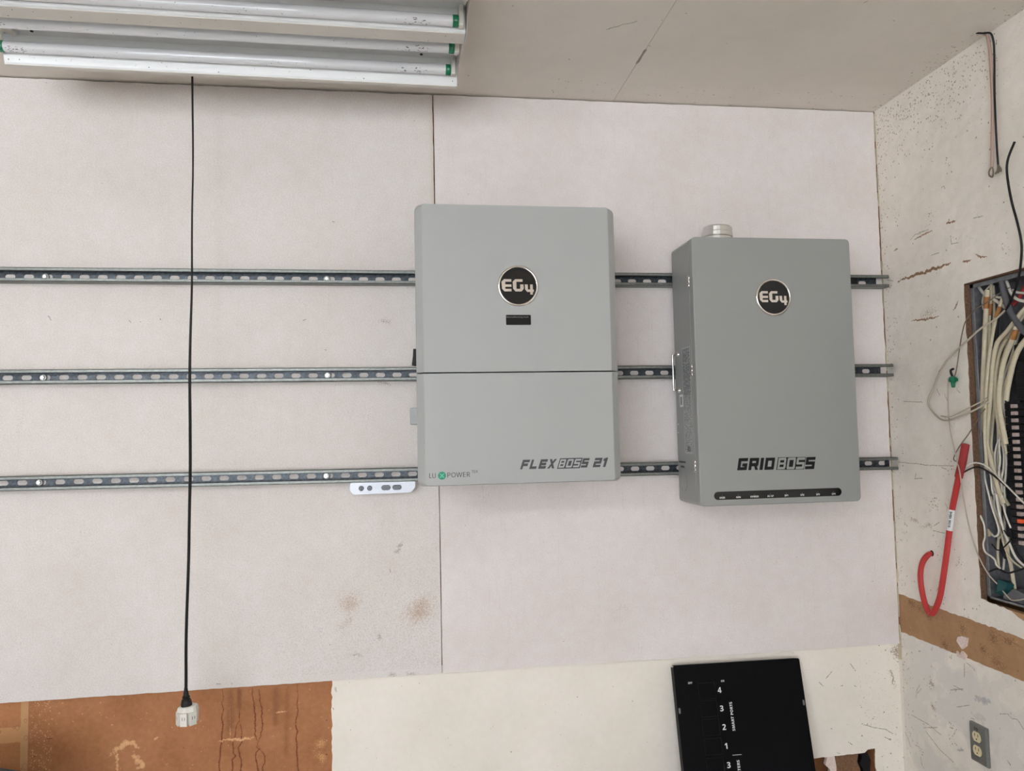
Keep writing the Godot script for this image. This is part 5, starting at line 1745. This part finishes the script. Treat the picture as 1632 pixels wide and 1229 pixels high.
	["white", 0.0036, [Vector3(2.835, -0.132, 0.410), Vector3(2.835, -0.204, 0.400), Vector3(2.835, -0.258, 0.396), Vector3(2.835, -0.304, 0.391), Vector3(2.835, -0.348, 0.404), Vector3(2.835, -0.392, 0.410), Vector3(2.835, -0.446, 0.406), Vector3(2.835, -0.509, 0.401), Vector3(2.835, -0.563, 0.397), Vector3(2.835, -0.609, 0.389)]],
	["tape", 0.0077, [Vector3(2.798, 0.174, 0.430), Vector3(2.798, 0.141, 0.424)]],
	["tape", 0.0059, [Vector3(2.813, 0.155, 0.424), Vector3(2.813, 0.122, 0.418)]],
	["tape", 0.0057, [Vector3(2.788, 0.136, 0.486), Vector3(2.788, 0.108, 0.471)]],
	["tape", 0.0077, [Vector3(2.790, 0.064, 0.535), Vector3(2.790, 0.040, 0.524)]],
]
const WIRE_PATHS := {
	"ground": [Vector3(2.800, 0.186, 0.513), Vector3(2.790, 0.176, 0.491), Vector3(2.780, 0.156, 0.455), Vector3(2.765, 0.139, 0.424), Vector3(2.758, 0.113, 0.394), Vector3(2.755, 0.081, 0.380), Vector3(2.755, 0.042, 0.367), Vector3(2.752, -0.030, 0.350), Vector3(2.752, -0.053, 0.337)],
	"loop": [Vector3(2.790, 0.123, 0.502), Vector3(2.780, 0.101, 0.474), Vector3(2.768, 0.084, 0.440), Vector3(2.755, 0.049, 0.392), Vector3(2.750, 0.013, 0.332), Vector3(2.748, -0.025, 0.291), Vector3(2.748, -0.080, 0.251), Vector3(2.750, -0.118, 0.223), Vector3(2.750, -0.147, 0.240), Vector3(2.750, -0.173, 0.277), Vector3(2.750, -0.176, 0.318), Vector3(2.754, -0.160, 0.378), Vector3(2.770, -0.143, 0.409), Vector3(2.790, -0.126, 0.422)],
	"loop2": [Vector3(2.750, -0.164, 0.278), Vector3(2.752, -0.167, 0.316), Vector3(2.756, -0.151, 0.363), Vector3(2.770, -0.129, 0.410), Vector3(2.790, -0.115, 0.420)],
	"drop": [Vector3(2.750, -0.052, 0.316), Vector3(2.755, -0.140, 0.303), Vector3(2.755, -0.196, 0.307), Vector3(2.740, -0.270, 0.341), Vector3(2.730, -0.333, 0.370), Vector3(2.730, -0.395, 0.377), Vector3(2.750, -0.452, 0.361), Vector3(2.762, -0.524, 0.365), Vector3(2.764, -0.574, 0.386), Vector3(2.775, -0.616, 0.403), Vector3(2.785, -0.642, 0.424), Vector3(2.785, -0.667, 0.456), Vector3(2.790, -0.676, 0.471), Vector3(2.800, -0.666, 0.501)],
	"bend": [Vector3(2.785, -0.147, 0.414), Vector3(2.770, -0.165, 0.412), Vector3(2.758, -0.215, 0.381), Vector3(2.750, -0.252, 0.351), Vector3(2.748, -0.280, 0.330), Vector3(2.750, -0.295, 0.322), Vector3(2.750, -0.300, 0.337)],
	"redwhite": [Vector3(2.748, -0.325, 0.350), Vector3(2.755, -0.306, 0.378), Vector3(2.770, -0.302, 0.392), Vector3(2.780, -0.314, 0.419), Vector3(2.782, -0.354, 0.471), Vector3(2.782, -0.386, 0.513), Vector3(2.790, -0.408, 0.532)],
	"redblack": [Vector3(2.748, -0.338, 0.347), Vector3(2.755, -0.320, 0.377), Vector3(2.770, -0.314, 0.396), Vector3(2.782, -0.331, 0.427), Vector3(2.785, -0.361, 0.472)],
	"black": [Vector3(2.740, 0.552, 0.624), Vector3(2.740, 0.513, 0.598), Vector3(2.740, 0.472, 0.593), Vector3(2.740, 0.401, 0.602), Vector3(2.740, 0.346, 0.615), Vector3(2.740, 0.293, 0.625), Vector3(2.745, 0.254, 0.619), Vector3(2.755, 0.200, 0.595), Vector3(2.770, 0.157, 0.556), Vector3(2.785, 0.123, 0.512)],
	"red": [Vector3(2.740, -0.247, 0.386), Vector3(2.740, -0.297, 0.370), Vector3(2.742, -0.334, 0.352), Vector3(2.745, -0.391, 0.328), Vector3(2.748, -0.443, 0.306), Vector3(2.748, -0.506, 0.290), Vector3(2.746, -0.573, 0.276), Vector3(2.742, -0.640, 0.263), Vector3(2.738, -0.709, 0.247), Vector3(2.736, -0.755, 0.224), Vector3(2.736, -0.773, 0.203), Vector3(2.738, -0.752, 0.179), Vector3(2.742, -0.708, 0.159), Vector3(2.746, -0.661, 0.151), Vector3(2.752, -0.621, 0.158), Vector3(2.764, -0.595, 0.173), Vector3(2.790, -0.597, 0.155)],
	"beige": [Vector3(2.770, 0.911, 0.503), Vector3(2.758, 0.892, 0.532), Vector3(2.758, 0.854, 0.538), Vector3(2.760, 0.810, 0.537), Vector3(2.760, 0.739, 0.536), Vector3(2.760, 0.669, 0.533), Vector3(2.760, 0.601, 0.526), Vector3(2.760, 0.549, 0.522), Vector3(2.760, 0.519, 0.519)],
	"dark": [Vector3(2.735, 0.902, 0.521), Vector3(2.740, 0.892, 0.539), Vector3(2.748, 0.884, 0.555), Vector3(2.756, 0.863, 0.555), Vector3(2.760, 0.821, 0.551), Vector3(2.760, 0.718, 0.544), Vector3(2.760, 0.595, 0.541), Vector3(2.760, 0.516, 0.542)],
}
const RIGHT_MARKS := [
	[7.0, "b", [Vector2(0.082, 0.288), Vector2(0.147, 0.291), Vector2(0.230, 0.292), Vector2(0.287, 0.293), Vector2(0.330, 0.292)]],
	[4.0, "b", [Vector2(0.378, 0.287), Vector2(0.409, 0.285)]],
	[3.0, "b", [Vector2(0.430, 0.298), Vector2(0.448, 0.285), Vector2(0.471, 0.281)]],
	[3.0, "b", [Vector2(0.172, 0.406), Vector2(0.210, 0.410), Vector2(0.256, 0.413)]],
	[3.0, "d", [Vector2(0.197, 0.422), Vector2(0.240, 0.420)]],
	[4.0, "b", [Vector2(0.319, 0.418), Vector2(0.357, 0.415)]],
	[3.0, "d", [Vector2(0.430, 0.403), Vector2(0.466, 0.399)]],
	[4.0, "b", [Vector2(0.139, 0.148), Vector2(0.204, 0.142), Vector2(0.264, 0.142)]],
	[8.0, "s", [Vector2(0.191, 0.152), Vector2(0.220, 0.158), Vector2(0.249, 0.159)]],
	[5.0, "d", [Vector2(0.328, 0.151), Vector2(0.341, 0.162), Vector2(0.349, 0.177)]],
	[2.0, "d", [Vector2(0.246, 0.337), Vector2(0.282, 0.337)]],
	[2.0, "d", [Vector2(0.334, 0.376), Vector2(0.335, 0.351), Vector2(0.363, 0.348)]],
	[3.0, "b", [Vector2(0.068, 0.394), Vector2(0.088, 0.397)]],
	[2.0, "d", [Vector2(0.036, -0.314), Vector2(0.124, -0.315), Vector2(0.183, -0.318), Vector2(0.294, -0.315)]],
	[2.0, "d", [Vector2(0.122, -0.347), Vector2(0.114, -0.364), Vector2(0.151, -0.360)]],
	[3.0, "d", [Vector2(0.050, -0.512), Vector2(0.065, -0.523)]],
	[4.0, "s", [Vector2(0.079, -0.495), Vector2(0.119, -0.500)]],
	[4.0, "s", [Vector2(0.132, -0.520), Vector2(0.163, -0.505), Vector2(0.183, -0.510)]],
	[3.0, "d", [Vector2(0.195, -0.505), Vector2(0.218, -0.492)]],
	[2.0, "d", [Vector2(0.188, -0.521), Vector2(0.241, -0.522)]],
	[2.0, "d", [Vector2(0.240, -0.322), Vector2(0.262, -0.326)]],
	[4.0, "s", [Vector2(0.137, -1.001), Vector2(0.153, -1.006)]],
	[4.0, "s", [Vector2(0.140, -1.070), Vector2(0.153, -1.083)]],
	[3.0, "d", [Vector2(0.073, -1.058), Vector2(0.092, -1.037)]],
	[4.0, "d", [Vector2(0.050, -1.231), Vector2(0.059, -1.231)]],
	[2.0, "d", [Vector2(-0.005, -1.206), Vector2(0.016, -1.224), Vector2(0.024, -1.245)]],
	[2.0, "d", [Vector2(0.215, -1.111), Vector2(0.231, -1.109)]],
	[2.0, "d", [Vector2(0.244, -0.978), Vector2(0.283, -0.980)]],
	[2.0, "d", [Vector2(0.072, -1.258), Vector2(0.079, -1.286)]],
	[2.0, "d", [Vector2(0.421, -0.998), Vector2(0.451, -0.987), Vector2(0.464, -0.994), Vector2(0.486, -0.990), Vector2(0.503, -1.008)]],
	[3.0, "d", [Vector2(0.441, -1.117), Vector2(0.452, -1.125)]],
	[2.0, "d", [Vector2(0.294, -0.898), Vector2(0.291, -0.939)]],
	[3.0, "r", [Vector2(0.294, -0.906), Vector2(0.291, -0.935)]],
	[3.0, "d", [Vector2(0.302, -0.892), Vector2(0.334, -0.902)]],
	[2.0, "d", [Vector2(0.095, -1.158), Vector2(0.161, -1.133)]],
	[2.0, "d", [Vector2(0.253, -1.038), Vector2(0.306, -1.014)]],
	[2.0, "d", [Vector2(0.229, -0.996), Vector2(0.283, -0.975)]],
	[2.0, "d", [Vector2(0.038, -1.139), Vector2(0.120, -1.139), Vector2(0.176, -1.150)]],
	[2.0, "d", [Vector2(0.103, -1.165), Vector2(0.167, -1.198), Vector2(0.226, -1.211)]],
	[3.0, "d", [Vector2(0.239, -0.080), Vector2(0.251, -0.100)]],
	[3.0, "d", [Vector2(0.271, -0.097), Vector2(0.283, -0.120)]],
	[2.0, "d", [Vector2(0.078, -0.112), Vector2(0.170, -0.118)]],
	[3.0, "g", [Vector2(0.257, -1.156), Vector2(0.269, -1.158), Vector2(0.240, -1.170)]],
	[14.0, "w", [Vector2(0.314, -1.040), Vector2(0.365, -1.039)]],
	[10.0, "g", [Vector2(0.328, -0.985), Vector2(0.388, -0.978)]],
]
const BAND_MARKS := [
	[8.0, "s", [Vector2(0.055, -0.771), Vector2(0.070, -0.774)]],
	[7.0, "s", [Vector2(0.094, -0.778), Vector2(0.127, -0.783)]],
	[8.0, "s", [Vector2(0.141, -0.789), Vector2(0.155, -0.798)]],
	[7.0, "s", [Vector2(0.295, -0.784), Vector2(0.290, -0.815)]],
	[9.0, "s", [Vector2(0.403, -0.789), Vector2(0.416, -0.793)]],
	[10.0, "s", [Vector2(0.403, -0.841), Vector2(0.421, -0.856), Vector2(0.442, -0.868)]],
	[6.0, "s", [Vector2(0.364, -0.830), Vector2(0.380, -0.841)]],
	[5.0, "s", [Vector2(0.207, -0.864), Vector2(0.220, -0.869)]],
	[6.0, "s", [Vector2(0.453, -0.786), Vector2(0.479, -0.786)]],
	[3.0, "d", [Vector2(0.431, -0.778), Vector2(0.517, -0.792)]],
]
const BROWN_MARKS := [
	[3.0, "k", [Vector2(0.593, -0.930), Vector2(0.594, -0.959), Vector2(0.590, -0.969), Vector2(0.595, -0.986), Vector2(0.592, -1.009), Vector2(0.595, -1.032), Vector2(0.592, -1.059), Vector2(0.589, -1.078), Vector2(0.587, -1.111), Vector2(0.585, -1.141), Vector2(0.585, -1.164)]],
	[3.0, "k", [Vector2(0.640, -1.022), Vector2(0.633, -1.042), Vector2(0.628, -1.068), Vector2(0.621, -1.091), Vector2(0.625, -1.114), Vector2(0.631, -1.125), Vector2(0.621, -1.134), Vector2(0.623, -1.151), Vector2(0.620, -1.167)]],
	[3.0, "k", [Vector2(0.640, -1.022), Vector2(0.644, -1.036), Vector2(0.649, -1.060), Vector2(0.648, -1.086), Vector2(0.638, -1.102), Vector2(0.641, -1.125), Vector2(0.647, -1.136), Vector2(0.646, -1.169)]],
	[2.0, "k", [Vector2(0.641, -0.989), Vector2(0.641, -1.022)]],
	[3.0, "k", [Vector2(0.678, -0.931), Vector2(0.680, -0.961), Vector2(0.685, -0.995), Vector2(0.687, -1.036), Vector2(0.685, -1.066), Vector2(0.695, -1.088)]],
	[3.0, "k", [Vector2(0.697, -0.935), Vector2(0.700, -0.966), Vector2(0.705, -0.990), Vector2(0.706, -1.027), Vector2(0.707, -1.054), Vector2(0.695, -1.088)]],
	[3.0, "k", [Vector2(0.695, -1.088), Vector2(0.689, -1.104), Vector2(0.699, -1.110), Vector2(0.687, -1.119), Vector2(0.690, -1.143), Vector2(0.695, -1.173)]],
	[3.0, "k", [Vector2(0.695, -1.100), Vector2(0.702, -1.114), Vector2(0.715, -1.131), Vector2(0.713, -1.151), Vector2(0.707, -1.164), Vector2(0.706, -1.174)]],
	[3.0, "k", [Vector2(0.809, -0.929), Vector2(0.810, -0.960), Vector2(0.807, -0.984), Vector2(0.809, -1.007), Vector2(0.805, -1.034), Vector2(0.804, -1.054), Vector2(0.809, -1.068), Vector2(0.804, -1.088), Vector2(0.806, -1.128), Vector2(0.808, -1.159), Vector2(0.812, -1.182)]],
	[5.0, "l", [Vector2(0.584, -1.078), Vector2(0.616, -1.075), Vector2(0.643, -1.079), Vector2(0.682, -1.075)]],
	[2.0, "l", [Vector2(0.614, -0.977), Vector2(0.615, -1.074)]],
	[14.0, "e", [Vector2(0.616, -0.937), Vector2(0.616, -1.000), Vector2(0.613, -1.047)]],
	[12.0, "e", [Vector2(0.747, -0.935), Vector2(0.745, -1.043)]],
	[10.0, "e", [Vector2(0.779, -0.938), Vector2(0.775, -1.139)]],
	[8.0, "e", [Vector2(0.641, -0.932), Vector2(0.641, -0.989)]],
	[3.0, "l", [Vector2(0.745, -1.008), Vector2(0.779, -1.005)]],
	[6.0, "h", [Vector2(0.485, -1.090), Vector2(0.485, -1.091)]],
	[6.0, "h", [Vector2(0.893, -1.039), Vector2(0.894, -1.040)]],
	[6.0, "h", [Vector2(0.892, -1.140), Vector2(0.894, -1.141)]],
	[9.0, "q", [Vector2(0.876, -1.097), Vector2(0.882, -1.111), Vector2(0.862, -1.113)]],
	[9.0, "q", [Vector2(0.862, -1.133), Vector2(0.882, -1.148), Vector2(0.879, -1.158)]],
	[6.0, "h", [Vector2(0.083, -0.988), Vector2(0.084, -0.989)]],
	[6.0, "h", [Vector2(0.076, -1.082), Vector2(0.077, -1.083)]],
	[3.0, "h", [Vector2(0.316, -1.068), Vector2(0.317, -1.069)]],
	[9.0, "l", [Vector2(0.283, -1.097), Vector2(0.292, -1.082), Vector2(0.311, -1.074), Vector2(0.327, -1.062), Vector2(0.343, -1.066), Vector2(0.359, -1.081)]],
	[10.0, "l", [Vector2(0.343, -1.092), Vector2(0.356, -1.116), Vector2(0.372, -1.127), Vector2(0.362, -1.140)]],
	[5.0, "l", [Vector2(0.300, -1.083), Vector2(0.301, -1.141)]],
	[5.0, "l", [Vector2(0.143, -0.967), Vector2(0.144, -0.968)]],
	[5.0, "l", [Vector2(0.284, -1.011), Vector2(0.290, -1.010)]],
	[4.0, "l", [Vector2(0.269, -0.987), Vector2(0.271, -0.988)]],
	[4.0, "l", [Vector2(0.251, -0.973), Vector2(0.254, -0.974)]],
	[4.0, "l", [Vector2(0.167, -1.075), Vector2(0.167, -1.077)]],
	[5.0, "l", [Vector2(0.424, -1.115), Vector2(0.426, -1.116)]],
	[4.0, "l", [Vector2(0.403, -1.058), Vector2(0.412, -1.056)]],
	[5.0, "l", [Vector2(0.113, -1.015), Vector2(0.117, -1.016)]],
	[3.0, "l", [Vector2(0.132, -0.989), Vector2(0.134, -0.990)]],
	[2.0, "h", [Vector2(0.111, -1.036), Vector2(0.125, -1.036)]],
]
const SHEET_MARKS := [
	[60.0, "t", [Vector2(1.149, -0.747), Vector2(1.174, -0.720), Vector2(1.207, -0.699)]],
	[45.0, "t", [Vector2(1.174, -0.748), Vector2(1.182, -0.705)]],
	[45.0, "t", [Vector2(0.952, -0.704), Vector2(0.980, -0.681)]],
	[20.0, "t", [Vector2(0.970, -0.737), Vector2(0.942, -0.764)]],
	[3.0, "d", [Vector2(1.086, -0.596), Vector2(1.090, -0.606)]],
	[3.0, "d", [Vector2(0.905, -0.812), Vector2(0.909, -0.814)]],
	[3.0, "d", [Vector2(0.923, 0.480), Vector2(0.929, 0.478)]],
	[2.0, "d", [Vector2(0.831, 0.169), Vector2(0.840, 0.173)]],
	[4.0, "s", [Vector2(1.064, 0.169), Vector2(1.097, 0.165)]],
	[3.0, "d", [Vector2(0.896, 0.080), Vector2(0.901, 0.078)]],
	[3.0, "s", [Vector2(1.056, -0.024), Vector2(1.095, -0.029)]],
	[3.0, "d", [Vector2(0.104, 0.185), Vector2(0.112, 0.172)]],
	[2.0, "d", [Vector2(0.329, 0.170), Vector2(0.333, 0.164)]],
	[2.0, "d", [Vector2(0.359, 0.168), Vector2(0.361, 0.166)]],
	[3.0, "s", [Vector2(1.052, -0.794), Vector2(1.056, -0.807)]],
	[3.0, "s", [Vector2(0.977, -0.846), Vector2(0.996, -0.851)]],
	[4.0, "s", [Vector2(1.081, -0.912), Vector2(1.103, -0.917)]],
	[4.0, "s", [Vector2(1.134, -0.915), Vector2(1.160, -0.917)]],
	[3.0, "s", [Vector2(1.104, -0.549), Vector2(1.116, -0.537)]],
	[3.0, "s", [Vector2(1.114, -0.531), Vector2(1.125, -0.520)]],
	[3.0, "d", [Vector2(0.077, -0.883), Vector2(0.079, -0.884)]],
	[2.0, "d", [Vector2(0.132, 0.872), Vector2(0.135, 0.869)]],
	[2.0, "d", [Vector2(0.088, 0.886), Vector2(0.091, 0.884)]],
	[2.0, "d", [Vector2(0.580, -0.907), Vector2(0.592, -0.909)]],
	[2.0, "d", [Vector2(0.622, -0.908), Vector2(0.624, -0.912)]],
	[2.0, "d", [Vector2(0.416, 0.175), Vector2(0.418, 0.172)]],
	[9.0, "v", [Vector2(1.236, 0.895), Vector2(1.234, 0.735), Vector2(1.233, 0.532)]],
	[6.0, "v", [Vector2(1.240, 0.879), Vector2(1.235, 0.542)]],
	[18.0, "v", [Vector2(0.586, 0.872), Vector2(0.584, 0.577), Vector2(0.581, 0.229), Vector2(0.578, -0.151)]],
]
const CEILING_MARKS := [
	[2.0, "d", [Vector2(1.695, 0.437), Vector2(1.702, 0.444), Vector2(1.721, 0.456), Vector2(1.730, 0.466), Vector2(1.756, 0.478), Vector2(1.765, 0.489)]],
	[2.0, "w", [Vector2(1.732, 0.418), Vector2(1.778, 0.412), Vector2(1.829, 0.421), Vector2(1.878, 0.416)]],
	[2.0, "w", [Vector2(1.774, 0.435), Vector2(1.782, 0.484), Vector2(1.784, 0.545)]],
	[3.0, "w", [Vector2(1.808, 0.398), Vector2(1.822, 0.386), Vector2(1.825, 0.365)]],
	[2.0, "w", [Vector2(1.683, 0.256), Vector2(1.725, 0.260), Vector2(1.732, 0.264)]],
	[2.0, "w", [Vector2(1.827, 0.504), Vector2(1.852, 0.531), Vector2(1.870, 0.530)]],
	[2.0, "w", [Vector2(1.849, 0.475), Vector2(1.858, 0.492)]],
	[2.0, "w", [Vector2(1.580, 0.327), Vector2(1.607, 0.326)]],
	[3.0, "w", [Vector2(1.826, 0.556), Vector2(1.836, 0.562)]],
	[3.0, "w", [Vector2(1.425, 0.257), Vector2(1.435, 0.254)]],
	[2.0, "w", [Vector2(2.525, 0.282), Vector2(2.542, 0.304), Vector2(2.621, 0.323)]],
	[2.0, "d", [Vector2(2.323, 0.630), Vector2(2.329, 0.639)]],
	[2.0, "d", [Vector2(1.627, 0.266), Vector2(1.630, 0.262)]],
	[2.0, "d", [Vector2(1.424, 0.526), Vector2(1.426, 0.523)]],
	[3.0, "d", [Vector2(1.881, 0.537), Vector2(1.883, 0.535)]],
	[2.0, "w", [Vector2(1.827, 0.514), Vector2(1.857, 0.444), Vector2(1.879, 0.412)]],
]
const CREAM_MARKS := [
	[3.0, "d", [Vector2(2.736, -1.008), Vector2(2.746, -1.033), Vector2(2.741, -1.053)]],
	[3.0, "s", [Vector2(2.739, -1.008), Vector2(2.749, -1.064)]],
	[2.0, "d", [Vector2(2.630, -1.178), Vector2(2.672, -1.192), Vector2(2.710, -1.200), Vector2(2.734, -1.216)]],
	[3.0, "d", [Vector2(2.514, -1.182), Vector2(2.518, -1.184)]],
	[2.0, "d", [Vector2(2.527, -0.999), Vector2(2.504, -1.021)]],
	[2.0, "d", [Vector2(2.479, -1.030), Vector2(2.494, -1.045)]],
	[2.0, "d", [Vector2(2.624, -1.121), Vector2(2.628, -1.123)]],
	[3.0, "d", [Vector2(2.755, -1.134), Vector2(2.757, -1.138)]],
	[6.0, "s", [Vector2(2.754, -0.930), Vector2(2.769, -0.952)]],
	[6.0, "s", [Vector2(2.751, -0.941), Vector2(2.764, -0.968)]],
	[3.0, "g", [Vector2(0.919, -0.943), Vector2(0.923, -0.958)]],
	[2.0, "d", [Vector2(0.913, -1.005), Vector2(0.915, -1.009)]],
	[2.0, "d", [Vector2(2.593, -0.978), Vector2(2.612, -1.004)]],
	[2.0, "d", [Vector2(2.603, -1.050), Vector2(2.610, -1.053)]],
	[2.0, "b", [Vector2(2.556, -1.047), Vector2(2.563, -1.048)]],
	[2.0, "d", [Vector2(2.704, -1.224), Vector2(2.726, -1.236)]],
	[2.0, "d", [Vector2(2.574, -1.231), Vector2(2.587, -1.240)]],
	[2.0, "d", [Vector2(2.534, -1.262), Vector2(2.541, -1.265)]],
]
